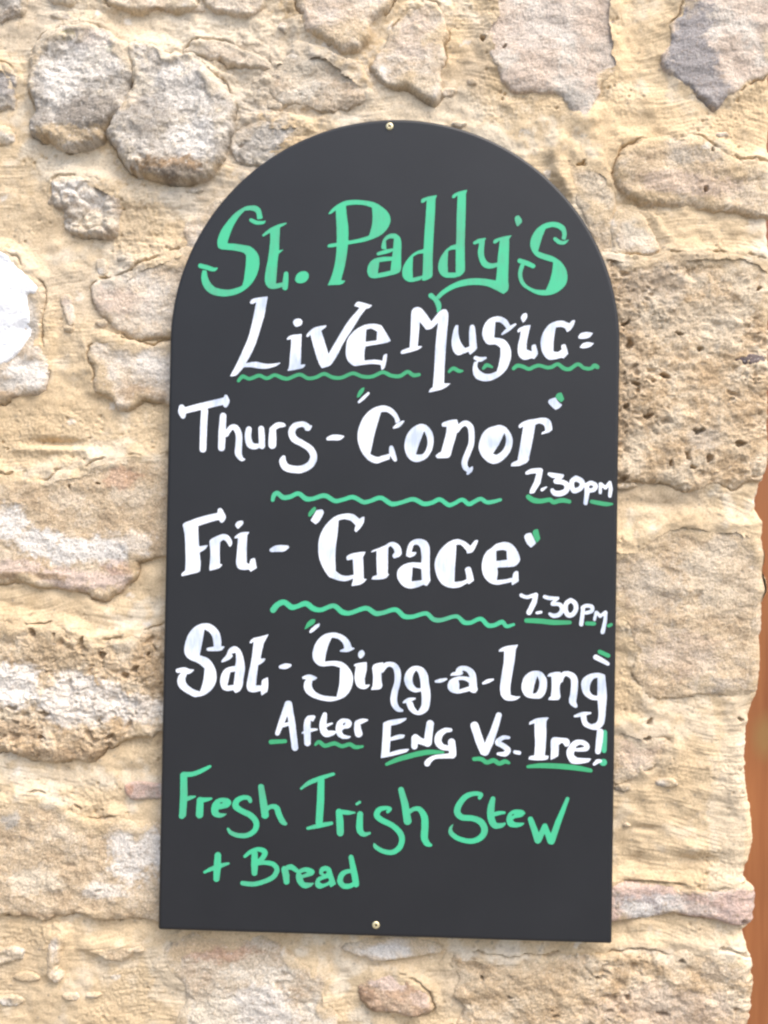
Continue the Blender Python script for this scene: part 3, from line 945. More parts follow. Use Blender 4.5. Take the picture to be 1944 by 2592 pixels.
def letters(name, color, items, label):
    """items: lines 'T ox oy width' choose the measuring tile, 'p'/'h' outlines and cut-outs, 's'/'l' pen strokes x,y,width"""
    shapes = []
    ox = oy = 0.0
    k = 1.0
    for ln in items.strip().splitlines():
        ln = ln.strip()
        if not ln:
            continue
        op, rest = ln[0], ln[1:].strip()
        if op == 'T':
            a = [float(v) for v in rest.split()]
            ox, oy, k = a[0], a[1], a[2] / 1659.0
            continue
        P, C = parse(rest)
        if op in 'ph':
            L = catmull(P, C, True, 6) * k + (ox, oy)
        else:
            L = (catmull(P, C, False, 6) if op == 's' else P) * k
            L[:, 0] += ox
            L[:, 1] += oy
        shapes.append((op, L))
    lo = np.min([s[1][:, :2].min(0) for s in shapes if s[0] != 'h'], 0) - 16
    hi = np.max([s[1][:, :2].max(0) for s in shapes if s[0] != 'h'], 0) + 16
    xs = np.arange(lo[0], hi[0], GS)
    ys = np.arange(lo[1], hi[1], GS)
    F = np.full((len(ys), len(xs)), -4.0)
    for op, L in shapes:
        pad = 4 if op in 'ph' else L[:, 2].max() / 2 + 4
        i0, i1 = np.searchsorted(xs, [L[:, 0].min() - pad, L[:, 0].max() + pad])
        j0, j1 = np.searchsorted(ys, [L[:, 1].min() - pad, L[:, 1].max() + pad])
        X, Y = np.meshgrid(xs[i0:i1], ys[j0:j1])
        if op in 'ph':
            d = poly_sdf(X, Y, L)
            if op == 'p':
                F[j0:j1, i0:i1] = np.maximum(F[j0:j1, i0:i1], d)
            else:
                F[j0:j1, i0:i1] = np.minimum(F[j0:j1, i0:i1], -d)
        else:
            best = np.full(X.shape, -4.0)
            for a in range(len(L) - 1):
                x1, y1, w1 = L[a]
                x2, y2, w2 = L[a + 1]
                dx, dy = x2 - x1, y2 - y1
                q = dx * dx + dy * dy + 1e-9
                t = np.clip(((X - x1) * dx + (Y - y1) * dy) / q, 0, 1)
                best = np.maximum(best, (w1 + (w2 - w1) * t) / 2 - np.hypot(X - x1 - t * dx, Y - y1 - t * dy))
            F[j0:j1, i0:i1] = np.maximum(F[j0:j1, i0:i1], best)
    XX, YY = np.meshgrid(xs, ys)
    F = F - 0.45 + 0.35 * perlin(XX / 5.0, YY / 5.0, 9)                # slightly ragged marker edge
    ins = F > 0
    ny, nx = F.shape
    verts, faces = [], []
    vid = {}

    def gv(j, i):
        kk = (j, i)
        if kk not in vid:
            vid[kk] = len(verts)
            verts.append((xs[i], ys[j]))
        return vid[kk]

    def ev(j, i, j2, i2):
        if (j2, i2) < (j, i):
            j, i, j2, i2 = j2, i2, j, i
        kk = (j, i, j2, i2)
        if kk not in vid:
            t = F[j, i] / (F[j, i] - F[j2, i2])
            vid[kk] = len(verts)
            verts.append((xs[i] + (xs[i2] - xs[i]) * t, ys[j] + (ys[j2] - ys[j]) * t))
        return vid[kk]
    cnt = ins[:-1, :-1].astype(int) + ins[1:, :-1] + ins[:-1, 1:] + ins[1:, 1:]
    jj, ii = np.nonzero(cnt)
    for j, i in zip(jj.tolist(), ii.tolist()):
        cs = ((j, i), (j, i + 1), (j + 1, i + 1), (j + 1, i))
        if cnt[j, i] == 4:
            faces.append(tuple(gv(*c) for c in cs))
            continue
        poly = []
        for a in range(4):
            c, d_ = cs[a], cs[(a + 1) % 4]
            if ins[c]:
                poly.append(gv(*c))
            if ins[c] != ins[d_]:
                poly.append(ev(*c, *d_))
        if len(poly) >= 3:
            faces.append(tuple(poly))
    va = np.array(verts)
    x, z = to_plane(va[:, 0], va[:, 1], 0.0)
    V = np.stack([x, np.full(len(x), LAY[color]), z], 1)
    if name == 'painted_word':
        return mesh_np(name, V, faces, PAINT[color], sign, smooth=False, label=label)
    # separate strokes become parts of their own, from left to right
    root = list(range(len(va)))

    def find(a):
        while root[a] != a:
            root[a] = root[root[a]]
            a = root[a]
        return a
    for f in faces:
        r0 = find(f[0])
        for a in f[1:]:
            root[find(a)] = r0
    grp = {}
    for f in faces:
        grp.setdefault(find(f[0]), []).append(f)
    parts_ = sorted((g for g in grp.values() if len(g) > 12), key=lambda g: min(va[f[0]][0] for f in g))
    for k_, g in enumerate(parts_):
        used = sorted({a for f in g for a in f})
        mp_ = {a: i for i, a in enumerate(used)}
        lb = label if isinstance(label, str) else label[min(k_, len(label) - 1)]
        mesh_np(name, V[used], [tuple(mp_[a] for a in f) for f in g], PAINT[color], sign, smooth=False, label=lb)


letters('painted_word', 'green', '''
T 480 470 400
p 735,355* 770,345* 762,300 745,245 700,212 650,208 580,222 480,285 400,370 330,470 295,560 290,600 300,650 340,672 420,678 500,690 560,705 590,730* 590,800 580,900 565,1000 550,1050* 500,1070 420,1090 330,1085 260,1060 215,1010 190,950 180,890* 135,885* 122,950 130,1020 165,1090 230,1140 320,1163 400,1163 500,1140 590,1090 660,1020 710,930 733,840 730,750 700,690 640,640 560,622 480,610 400,605* 420,530 460,430 520,330 580,265* 640,262 690,280 705,320 705,355*
s 645,362,42 700,388,46 770,388,36 795,372,14
s 112,842,50 190,862,52 255,882,44 290,866,16
p 845,480* 950,435* 945,560 940,680 925,800 918,900 908,1028* 975,1015* 975,1065* 900,1085 840,1080 800,1040 788,980 800,880 820,780 838,650 845,560
s 775,522,28 850,470,42 930,430,42 1012,396,18
s 925,705,35 950,690,26 980,674,10
l 1014,925,50 1008,990,62 1002,1070,62
p 1107,1000 1120,940 1160,905 1215,898 1250,925 1248,975 1210,1015 1150,1027
''', 'green painted word St.')
letters('painted_word', 'green', '''
T 800 450 400
p 205,330* 315,290* 325,400 340,520 340,660 325,800 305,920 265,1075* 315,1080* 270,1120 190,1128 118,1132* 160,1040 200,880 215,720 215,560 210,440
p 125,385* 160,335 220,285 300,245 400,232 520,240 620,262 700,310 760,370 783,440 760,520 700,590 620,635 520,670 420,690 330,705 250,718 180,730 118,735* 130,700 200,685* 330,662* 450,640 555,608* 585,500 592,400 585,315* 500,290 400,285 320,295* 200,350* 160,380
p 695,750 690,690 720,625 780,588 840,590 885,630 897,700 895,800 895,900 895,950 878,992 820,1018 700,1045 610,1058 560,1042 537,990 548,920 595,860 680,833 800,828* 805,750*
h 735,660* 775,640 815,640* 808,745* 740,750*
h 665,888* 792,872* 780,975* 650,1003*
s 652,800,36 720,780,46 780,765,40 800,755,28
p 1100,265* 1110,225 1170,200 1275,180* 1255,225* 1248,400 1235,620 1225,850 1225,1000 1215,1045 1150,1080 1108,1080* 1118,1000 1125,800 1135,620 1150,400 1160,240* 1125,265
p 1140,745* 1060,770 990,820 930,900 905,970 910,1040 950,1085 1010,1097 1100,1075* 1125,1025* 1060,1040 1018,1050* 1015,950 1020,830* 1080,800 1145,798*
p 1425,215* 1435,180 1500,145 1590,125* 1575,170* 1573,300 1568,500 1562,700 1565,960* 1560,985 1520,1030 1460,1048* 1465,990* 1465,800 1472,600 1475,400 1485,190* 1450,215
p 1480,695* 1410,718 1350,770 1300,850 1280,930 1295,1000 1345,1045 1420,1053 1472,1048* 1475,995* 1385,995* 1382,900 1388,770* 1430,757 1480,757*
T 1080 470 400
s 502,603,34 550,580,44 615,556,18
p 550,600* 615,555* 605,650 605,730 630,790 680,815 755,805* 755,845 690,870 630,870 580,840 550,780 535,700 545,640
p 695,605* 705,570 780,540 900,518* 868,560* 865,700 860,850 858,1000 862,1060 850,1105 805,1140* 730,1100 640,1060 540,1045 430,1050 300,1080 190,1140 130,1195* 95,1165* 160,1100 260,1035 370,990 480,972 600,975 725,995* 735,900 745,750 765,580* 720,610
s 45,1155,58 90,1195,52 120,1240,62 128,1290,48 112,1325,18
p 922,345 945,315 970,315 1000,360 998,390 950,435* 935,400
p 1412,560* 1422,520 1412,480 1375,450 1320,437 1250,455* 1215,540 1190,620 1170,690* 1240,715 1330,745 1410,800 1460,870 1478,950 1465,1030 1410,1095 1330,1140 1240,1155 1150,1140 1070,1100 1000,1050 965,980 960,900 985,820* 1030,835* 1005,920 1020,1000 1070,1055 1150,1090 1250,1095* 1290,1000 1315,900 1325,805* 1250,785 1160,750 1105,690 1085,620 1100,540 1150,460 1220,405 1310,380 1390,390 1450,430 1470,490 1468,530 1455,575*
s 1348,560,42 1390,593,48 1440,600,40 1485,572,14
s 978,790,52 1050,815,56 1118,845,50
''', "green painted word Paddy's")
letters('painted_word', 'white', '''
T 570 730 400
p 258,160* 275,120 330,100 450,85* 432,180 415,280 370,430 330,560 280,680 220,785* 320,770 420,790 500,790 595,775* 540,815 450,842 370,845 280,830 195,830* 140,895 110,918 45,928* 110,810 180,660 240,520 285,350 325,150* 290,165
p 645,545* 655,515 700,490 805,478* 800,600 798,700 795,800* 850,795* 820,835 740,855 652,870* 670,820 680,700 690,600 692,535*
p 712,350 740,320 790,320 812,350 800,385 755,405 725,390
p 850,505* 865,470 940,410 1068,385* 1055,410 1010,445* 1050,570 1085,685* 1170,540 1280,360 1410,205* 1350,185* 1390,140 1450,150 1545,178* 1510,210 1480,215* 1410,310 1330,440 1240,580 1180,700 1110,805 1070,825 1015,842* 980,780 940,660 895,490* 870,512
T 870 700 400
p 22,760 40,660 110,570 215,510 320,495 400,515* 440,580 495,675* 460,695 380,710 230,735* 220,800 218,882* 320,872 405,882* 420,825 458,808* 450,880 430,960 395,988* 388,930* 300,920 200,930 110,940 55,900 25,840
h 238,560* 290,550 350,580* 345,670* 230,685*
''', 'white painted word Live')
letters('painted_word', 'white', '''
T 870 700 400
p 595,800* 610,775 690,745* 700,600 705,450 712,365 745,325 800,325 850,370 920,470* 1000,370 1040,345 1080,350 1100,400 1085,600 1070,800 1060,960 1055,1120* 1125,1122* 1080,1160 1020,1190 885,1222* 910,1180 935,1160* 950,960 960,760 975,600 990,490* 920,550 865,560* 800,480* 790,600 778,730* 830,730* 800,760 720,790 610,815
p 1175,510 1205,510* 1205,600 1230,690 1275,750* 1318,735* 1315,600 1325,520 1355,505 1378,530 1390,640 1402,755* 1370,790 1325,825* 1310,790* 1260,810 1200,828 1160,800 1135,740 1132,670 1150,570
T 1160 740 400
p 545,350* 510,290 455,258 400,252 330,275 275,335 250,420 262,490 310,548 390,550 440,585* 440,660 420,770 400,830* 330,855 270,850 220,815 200,770 215,720* 165,730* 150,800 160,870 200,915 270,935 340,928 430,885 510,805 550,700 553,610 525,540 470,490 378,475* 385,400 390,312* 440,318 485,355 505,385*
s 460,440,22 530,385,44 600,335,22
s 182,690,46 230,705,52 288,688,24
p 618,400* 640,375 700,350 762,342* 740,430 720,530 718,600* 770,620* 770,560 810,548 825,590 835,650 795,705* 770,695 700,712 650,690 625,640 625,560 645,470 655,410* 625,425
p 655,270 680,225 718,220 722,270 680,325*
p 1228,290* 1215,340 1180,395 1140,420* 1120,380* 1080,365 1025,370* 1010,450 1000,540 1000,620* 1045,625 1085,600* 1080,560 1120,545 1140,590 1155,645* 1105,698* 1080,690 1000,708 940,705 890,650 865,570 865,500 890,420 950,340 1020,305 1090,297 1165,325* 1195,295
p 1258,465 1285,430 1350,415 1418,428* 1370,478 1300,490 1262,485
p 1272,580* 1300,540 1360,522 1428,535* 1380,575 1310,590
''', 'white painted word Music with two dashes after it')
letters('painted_squiggle', 'leaf', '''
T 570 730 400
s 140,970,36 185,925,44 250,950,40 300,935,42 360,915,42 440,945,40 520,910,40 600,940,45 660,948,42 780,905,42 870,945,42 950,935,40 1040,898,42 1130,935,42 1220,938,40 1340,892,42 1440,925,42 1544,926,40 1654,881,42 1744,916,44 1834,921,42 1914,876,42 1974,911,46 2036,906,38
T 870 700 400
s 1105,1000,30 1150,965,42 1210,992,44 1250,990,20
T 1160 740 400
s 262,800,30 300,765,45 355,785,26
s 580,800,40 620,770,44 680,780,42 740,805,42 800,780,42 850,768,40 930,790,42 980,785,42 1045,755,42 1110,800,46 1170,805,44 1255,755,42 1320,795,42 1390,800,42 1430,770,48 1460,785,48
''', 'wavy green underline below Live Music')
letters('painted_word', 'white', '''
T 430 960 400
l 130,335,68 330,285,74 590,225,76
s 125,292,58 130,340,86 140,390,52
s 588,180,38 592,230,72 585,275,46
l 365,330,76 355,500,76 348,735,72
l 560,385,70 550,550,78 543,720,74
s 592,580,55 640,510,55 690,510,66 725,580,70 725,680,72 720,780,74 755,840,44 780,840,24
s 830,525,64 820,600,70 840,680,76 880,705,68 930,700,50
l 960,520,64 965,600,68 967,700,68
l 1080,530,72 1078,620,84 1076,690,84
s 1080,520,58 1130,485,64 1185,480,50 1208,488,22
s 1450,510,68 1420,480,64 1380,472,60 1310,495,70 1280,560,76 1310,630,76 1400,680,70 1480,740,74 1510,820,76 1470,900,78 1380,945,80 1290,945,80 1215,920,82 1185,860,74 1195,820,44
s 1440,520,48 1480,495,28
''', 'white painted word Thurs')
letters('painted_word', 'white', '''
T 800 960 400
s 125,625,38 180,612,62 240,612,60 290,600,16
''', 'white painted dash after Thurs')
letters('painted_word', 'white', '''
T 800 960 400
p 835,465* 825,420 790,375 740,345 685,345* 655,440 610,600 590,700 570,785* 640,815 700,800 775,780* 775,840* 700,865 640,885 570,865 500,800 455,710 435,620 445,520 490,410 560,330 630,290 710,275 790,300 850,360 885,440*
s 815,510,22 865,480,50 920,440,18
s 790,718,46 802,780,66 830,845,42
p 1120,468 1180,500 1225,570 1235,660 1210,760 1160,830 1090,865 1030,868 970,830 935,760 928,680 950,590 1000,520 1060,480
h 1135,545* 1165,620 1165,700 1125,780 1050,790* 1080,690
p 1315,475* 1330,455 1400,430 1480,420* 1495,480 1470,600 1440,700 1415,795* 1390,825 1270,832* 1252,805* 1290,770 1310,765* 1340,660 1365,560 1370,500* 1325,500*
s 1480,540,48 1520,485,54 1570,462,60 1620,500,66 1633,580,64 1628,680,62 1595,770,64 1560,860,66 1565,920,62 1600,955,52
s 1590,992,28 1620,955,46 1640,922,18
T 1160 960 400
p 440,480 500,505 550,570 572,650 550,750 500,820 430,875 370,890 310,870 240,800 213,720 225,640 260,560 320,510 380,490
h 485,565* 500,620 490,700 450,760 400,790 365,780* 430,680
p 628,500* 650,465 720,430 805,415* 880,403 940,412 975,450 988,530* 950,560 870,582* 875,560 910,540* 900,490 850,465 810,480* 795,570 770,700 740,835* 748,835* 720,875 640,910 550,915* 560,880 620,850* 640,740 660,620 680,500* 645,515
''', 'white painted word Conor')
letters('quote_mark', 'white', '''
T 800 960 400
s 450,240,28 500,195,38 550,148,28
T 1160 960 400
p 942,240 960,210 1020,190* 1050,235 1092,268* 1060,305 1018,322* 970,280
''', ('white stroke of the opening quote mark before Conor', 'white stroke of the closing quote mark after Conor'))
letters('quote_mark', 'leaf', '''
T 800 960 400
p 425,198* 440,140 475,95 510,85* 500,130 460,185*
T 1160 960 400
p 1018,185 1040,148 1085,138* 1115,210* 1080,240 1040,215
''', ('green stroke of the opening quote mark before Conor', 'green stroke of the closing quote mark after Conor'))
letters('painted_squiggle', 'green', '''
T 800 960 400
s -455,1268,42 -440,1215,50 -405,1195,50 -345,1240,55 -275,1235,50 -185,1200,50 -105,1255,56 -35,1255,48 90,1222,52 200,1278,50 290,1262,46 390,1238,50 500,1290,50 570,1278,46 680,1245,50 790,1308,54 880,1298,46 1020,1260,50 1130,1308,52 1220,1295,48 1300,1262,48 1390,1320,50 1450,1305,44 1533,1265,46 1603,1310,50 1663,1285,46 1728,1255,46 1793,1292,46 1863,1285,44 1935,1265,36
''', 'wavy green rule below Thurs and Conor')
letters('painted_word', 'white', '''
T 1160 960 400
s 720,985,38 770,965,54 860,960,58
l 855,970,62 830,1080,70 780,1170,58 760,1190,30
s 880,1160,38 925,1132,18
s 955,995,38 1000,1010,56 1095,1010,30
s 1085,1020,42 1020,1070,48 1090,1080,54 1140,1110,58 1130,1170,60 1070,1200,62 1010,1195,58 985,1165,42
s 1235,1040,60 1290,1070,62 1300,1110,54 1275,1150,54 1215,1170,58 1190,1120,54 1195,1070,54 1235,1040,60
l 1350,1110,52 1350,1200,54 1335,1300,46
s 1340,1115,44 1390,1090,50 1440,1115,50 1420,1160,50 1350,1170,44
l 1490,1190,36 1490,1100,36
l 1495,1100,38 1545,1140,40 1590,1085,36
l 1590,1085,38 1600,1150,44 1590,1225,40
''', 'white painted time 7.30pm beside Conor')
letters('painted_line', 'leaf', '''
T 1160 960 400
s 735,1235,54 790,1270,60 870,1280,52 960,1265,50 1000,1290,50 1060,1275,52 1110,1272,52 1165,1285,44
s 1400,1285,44 1480,1300,48 1560,1312,46 1615,1310,26
''', 'green underline below the upper 7.30pm')
letters('painted_word', 'white', '''
T 430 1250 400
p 133,330* 150,305 280,255 400,220 500,200* 505,160 540,150 570,195 590,250 560,300 535,305* 515,275* 420,300 300,338* 302,440 310,550* 405,535* 370,585 315,615* 325,720 322,790* 310,820 220,845 120,868* 125,835 160,805* 165,700 162,550 155,430 140,350
p 415,500 440,470 500,440 570,420 625,445 655,500 650,540 630,562* 590,500* 560,485 530,510* 525,600 528,735* 555,740* 520,780 415,810* 415,770* 422,700 425,600
p 675,465* 690,440 750,405 842,398* 815,435* 810,530 808,640 810,725* 835,735* 850,685 895,672* 905,730 915,780* 850,820* 830,795* 770,800 715,780 695,720 705,600 715,465* 680,470
p 685,330 710,290 765,282 768,320 715,372*
''', 'white painted word Fri')
letters('painted_word', 'white', '''
T 430 1250 400
s 1070,590,46 1120,575,70 1190,572,70 1235,560,36
''', 'white painted dash after Fri')
letters('painted_word', 'white', '''
T 760 1250 400
p 580,330* 530,285 460,268 405,280* 395,400 375,560 370,700 375,810* 430,850 490,860 560,848* 555,760 550,690* 490,700* 485,660 530,630 600,615 690,605* 660,665* 665,760 668,890* 705,893* 640,950 535,970* 550,920* 555,890* 480,918 400,910 330,885 300,870 240,780 200,680 188,570 200,460 250,350 320,270 390,225 490,205 560,215 620,260* 660,240 675,245 665,310 620,375 585,405* 565,385*
p 738,620* 755,595 880,545 950,505 1010,515 1055,560 1068,630* 1040,660 985,680* 965,650 990,615* 980,580 945,550 925,570* 922,680 920,840* 942,835* 900,885 830,900 745,900* 760,870 805,850* 800,740 800,600*
p 1150,670* 1110,655* 1120,580 1150,510 1210,475 1280,475 1335,505 1360,570 1360,700 1362,850 1368,910* 1330,970* 1295,955* 1220,985 1150,995 1080,970 1030,910 1015,850 1030,790 1090,740 1170,718 1270,722* 1272,650 1260,570 1230,535 1190,545 1170,610* 1225,610* 1200,650
h 1180,770* 1270,790* 1275,905* 1170,918*
p 1640,535* 1690,540 1745,600* 1750,628* 1810,610 1850,540 1868,490 1835,488 1785,545* 1730,500 1659,475 1600,485 1530,525 1460,600 1415,700 1412,780 1440,880 1490,950 1560,985 1640,988 1700,970 1757,935* 1765,955* 1825,910* 1810,840 1785,770 1750,768 1727,790* 1740,850 1745,895* 1700,915 1620,925* 1625,780 1635,640
T 1160 1250 400
p 345,570* 400,525 480,505 550,520 610,580 650,680 630,730 580,765 410,775* 415,830 405,905* 500,895 565,880* 575,840 600,810 630,812* 635,920* 560,965* 558,925* 480,945 390,955 310,920 260,850 245,760 260,670 300,600
h 400,600* 460,590 505,600* 510,690* 400,705*
''', 'white painted word Grace')
letters('quote_mark', 'white', '''
T 430 1250 400
p 1475,280* 1540,170* 1600,165 1620,200* 1570,290 1530,322*
T 1160 1250 400
p 690,450 715,418 765,408* 790,460 818,520* 765,567* 720,525
''', ('white stroke of the opening quote mark before Grace', 'white stroke of the closing quote mark after Grace'))
letters('quote_mark', 'leaf', '''
T 430 1250 400
p 1450,235* 1460,190 1510,138 1535,140* 1530,180 1475,240
T 1160 1250 400
p 778,410 800,375 838,370* 862,470* 825,515 800,480
''', ('green stroke of the opening quote mark before Grace', 'green stroke of the closing quote mark after Grace'))
letters('painted_word', 'white', '''
T 1160 1250 400
s 660,1065,40 720,1085,42 800,1060,40
l 815,1060,48 795,1140,60 742,1245,58
s 825,1250,32 868,1242,34
s 905,1080,40 960,1095,45 1050,1090,22
s 1045,1095,34 985,1155,38 1060,1160,45 1090,1210,50 1060,1265,50 1000,1280,48 960,1260,34
s 1180,1115,48 1225,1150,52 1235,1210,52 1200,1265,54 1150,1270,54 1125,1210,52 1135,1150,52 1180,1115,48
l 1310,1200,44 1300,1290,46 1290,1370,46
s 1300,1195,38 1340,1175,42 1400,1185,44 1400,1230,44 1340,1250,40
l 1430,1320,34 1445,1245,34
l 1450,1245,38 1490,1285,38 1545,1240,34
l 1548,1245,38 1540,1340,42 1515,1450,48
''', 'white painted time 7.30pm beside Grace')
letters('painted_line', 'leaf', '''
T 1160 1250 400
s 715,1330,50 850,1335,56 1000,1350,56 1170,1350,44
s 1348,1360,44 1425,1362,46
s 1580,1385,40 1605,1372,38
''', 'green underline below the lower 7.30pm')
letters('painted_squiggle', 'green', '''
T 760 1250 400
s -284,1218,68 -239,1165,62 -169,1138,60 -89,1190,62 -29,1180,52 60,1152,60 140,1205,60 220,1218,50 350,1175,52 440,1240,60 520,1252,50 690,1200,52 790,1255,56 870,1248,48 1000,1215,52 1090,1285,56 1180,1290,48 1320,1255,48 1400,1318,52 1480,1325,48 1640,1285,44 1719,1348,52 1790,1352,46 1894,1312,48 1970,1380,52 2040,1378,48 2119,1345,50 2165,1390,44 2240,1372,34
''', 'wavy green rule below Fri and Grace')
letters('painted_word', 'white', '''
T 430 1550 400
p 460,365* 450,270 415,210 365,180* 345,300 315,450* 400,480 460,550 490,640 485,730 440,810 360,870 260,892* 180,850 100,790 78,720 95,660 130,620* 185,640* 165,700 180,750 240,800 315,830* 350,720 365,590* 300,535 200,490 155,430 155,350 185,250 240,170 310,125 390,112 460,140 515,200 540,280 540,365*
s 402,388,36 470,382,52 530,378,48 568,362,16
s 85,612,48 150,605,60 200,620,54 248,605,16
p 540,530* 545,500 590,450 620,385 660,357 700,358 745,400 775,480 790,590 775,690 765,770 735,825 690,848* 665,818* 600,825 548,800 527,720 550,630 600,580 685,560* 695,500 690,425* 650,435* 665,460* 620,500
h 635,630* 685,620* 668,760* 605,768*
p 835,320* 850,290 890,265 970,248 1042,225* 990,320* 970,400 955,485* 1008,480* 985,520 930,555* 915,660 905,765* 960,765* 970,710 1030,678* 1035,770 1025,835* 960,875* 955,825* 880,840 825,825 805,770 825,650 855,500 880,310* 845,328
''', 'white painted word Sat')
letters('painted_word', 'white', '''
T 430 1550 400
s 1162,572,38 1210,566,62 1262,556,34
''', 'white painted dash after Sat')
letters('painted_word', 'white', '''
T 750 1550 400
p 505,395* 490,330 440,280 375,265* 340,340 315,430 300,515* 400,508 490,525 560,590 598,680 580,790 520,880 420,925 330,935 200,905 120,860 80,800 85,730 120,680* 175,700* 165,770 200,830 280,870 420,885* 450,760 458,580* 380,560 270,568 210,540 172,480 175,400 210,310 270,245 340,215 420,213 510,250 560,305 590,385*
s 465,405,20 540,390,52 605,378,16
s 75,685,30 130,680,58 175,690,54 213,688,14
p 598,560* 620,540 680,525 742,522* 740,600 720,700 725,760* 780,755* 740,800 690,805 640,780 615,720 612,650 625,570*
p 647,450 660,410 695,395 720,430 705,465 670,485
p 795,580* 810,550 860,530 920,522* 900,600 895,700 905,765* 885,805 780,815* 800,770* 805,680
s 900,610,48 940,555,56 990,545,54 1040,570,64 1065,640,70 1060,740,66 1030,850,70 1025,940,72 1060,1010,58 1110,1030,32
p 1260,560 1330,580 1380,650 1395,750 1410,850 1405,950 1380,1030 1310,1075 1240,1070 1180,1020 1150,945* 1220,935* 1245,1000 1275,1035* 1310,980 1315,900 1310,830* 1240,840 1170,800 1133,720 1145,640 1195,580
h 1255,610* 1280,640 1300,720 1305,795* 1260,790 1225,740 1225,670
s 1125,945,22 1180,920,48 1245,905,22
s 1465,725,28 1520,715,44 1575,700,22
T 1110 1640 200
p 235,585* 260,540 300,510 350,500* 380,430 440,385 520,373 620,390 720,450 780,540 800,640 808,780 825,880* 785,940* 720,945 645,905* 560,930 400,960 270,930 200,860 188,780 230,680 320,620 430,595 540,595 650,610* 620,540 570,490 510,475* 500,500* 525,515* 490,565 400,582
h 420,680* 500,675 590,700 640,740* 640,805* 530,840 430,870* 440,780
T 1160 1580 400
s 260,620,26 310,598,44 365,580,22
p 420,290* 435,260 500,230 630,212* 605,265* 590,400 565,540 548,660 550,740* 600,755 658,755* 620,790 560,805 490,795 445,740 438,650 455,520 475,400 480,285*
p 815,487 880,505 925,570 932,640 915,720 870,775 790,780 710,760 665,690 668,610 700,540 755,500
h 830,545* 848,600 845,660 820,715 782,728* 800,640
p 930,550* 950,520 1010,500 1075,500* 1085,580 1065,660 1075,765* 1050,795 940,795* 955,765 970,755* 978,660 975,550*
s 1075,590,48 1100,530,54 1150,520,58 1210,560,72 1220,640,76 1210,740,76 1200,810,78 1232,858,42
p 1480,510 1540,530* 1550,620 1560,750 1550,880 1540,1000 1520,1060 1460,1110 1380,1100 1310,1060 1280,970* 1345,955* 1355,1020 1400,1050* 1455,1020 1470,940 1460,800* 1390,790 1320,740 1290,660 1300,580 1360,530 1420,512
h 1460,560* 1458,750* 1410,740 1380,690 1390,620 1420,575
s 1222,965,26 1300,945,48 1388,932,22
''', 'white painted word Sing-a-long')
letters('quote_mark', 'white', '''
T 430 1550 400
p 1465,225* 1470,185 1530,130 1575,112* 1570,145 1510,200
T 1160 1580 400
s 1442,345,56 1500,375,54 1568,415,42
''', ('white stroke of the opening quote mark before Sing-a-long', 'white stroke of the closing quote mark after Sing-a-long'))
letters('quote_mark', 'leaf', '''
T 430 1550 400
p 1407,188* 1440,110 1490,70 1530,75* 1520,115 1470,150
T 1160 1580 400
l 1485,290,48 1575,330,46
''', ('green stroke of the opening quote mark before Sing-a-long', 'green stroke of the closing quote mark after Sing-a-long'))
letters('painted_word', 'white', '''
T 430 1550 400
l 1240,960,68 1200,1080,70 1130,1268,52
l 1250,960,68 1280,1150,74 1314,1420,70
l 1175,1190,44 1260,1165,40
T 750 1550 400
s 180,1100,44 130,1115,60 115,1170,74 115,1260,74 118,1370,70
s 180,1100,40 170,1130,32
s 65,1265,22 130,1240,46 220,1228,20
s 300,1070,48 285,1140,72 280,1210,76 310,1270,76 370,1268,58 405,1258,34
s 310,1190,38 375,1165,22
p 505,1112 560,1125 585,1165 560,1210 500,1225 480,1240* 500,1280 580,1300* 550,1325 480,1325 430,1290 412,1220 430,1150 465,1120
h 490,1170 515,1160 500,1185
s 640,1165,62 645,1230,78 655,1272,82
s 640,1160,56 690,1140,54 745,1130,22
''', 'white painted word After')
letters('painted_line', 'leaf', '''
T 750 1550 400
s 200,1390,28 240,1360,44 300,1400,46 400,1375,46 480,1405,44 560,1385,46 620,1415,46 695,1408,30
T 430 1550 400
l 1062,1360,52 1210,1352,44
''', 'green underline below After')
letters('painted_word', 'white', '''
T 750 1550 400
p 910,1160* 980,1130 1160,1105* 1150,1130 1080,1170 995,1190* 990,1310* 1080,1280 1145,1285* 1120,1320 990,1350* 980,1470* 1080,1440 1190,1430* 1160,1465 1040,1500 885,1532* 895,1440 905,1300
l 1245,1320,76 1240,1405,68
l 1250,1310,68 1300,1350,70 1370,1370,70
l 1405,1170,82 1390,1280,84 1380,1370,84
s 1618,1235,42 1560,1240,58 1500,1290,76 1490,1360,76 1530,1410,66 1600,1425,56
l 1630,1360,78 1640,1440,78 1640,1490,80
s 1640,1505,58 1540,1510,50 1450,1520,45 1390,1560,60 1375,1585,66
''', 'white painted word Eng')
letters('painted_line', 'leaf', '''
T 750 1550 400
s 948,1595,36 1050,1550,52 1200,1505,58 1330,1475,58 1430,1465,52 1540,1470,32
''', 'green underline below Eng')
letters('painted_word', 'white', '''
T 1160 1580 400
l 170,1065,88 225,1230,90 265,1335,80
l 425,955,64 380,1100,76 330,1230,86 282,1340,84
s 530,1190,34 470,1190,48 410,1240,56 470,1275,58 520,1320,64 490,1360,58 415,1360,30
s 592,1340,38 638,1350,46
''', 'white painted word Vs.')
letters('painted_line', 'leaf', '''
T 1160 1580 400
s 165,1415,44 240,1415,50 300,1450,50 370,1430,52 430,1462,50 490,1440,50 530,1455,36
''', 'green underline below Vs.')
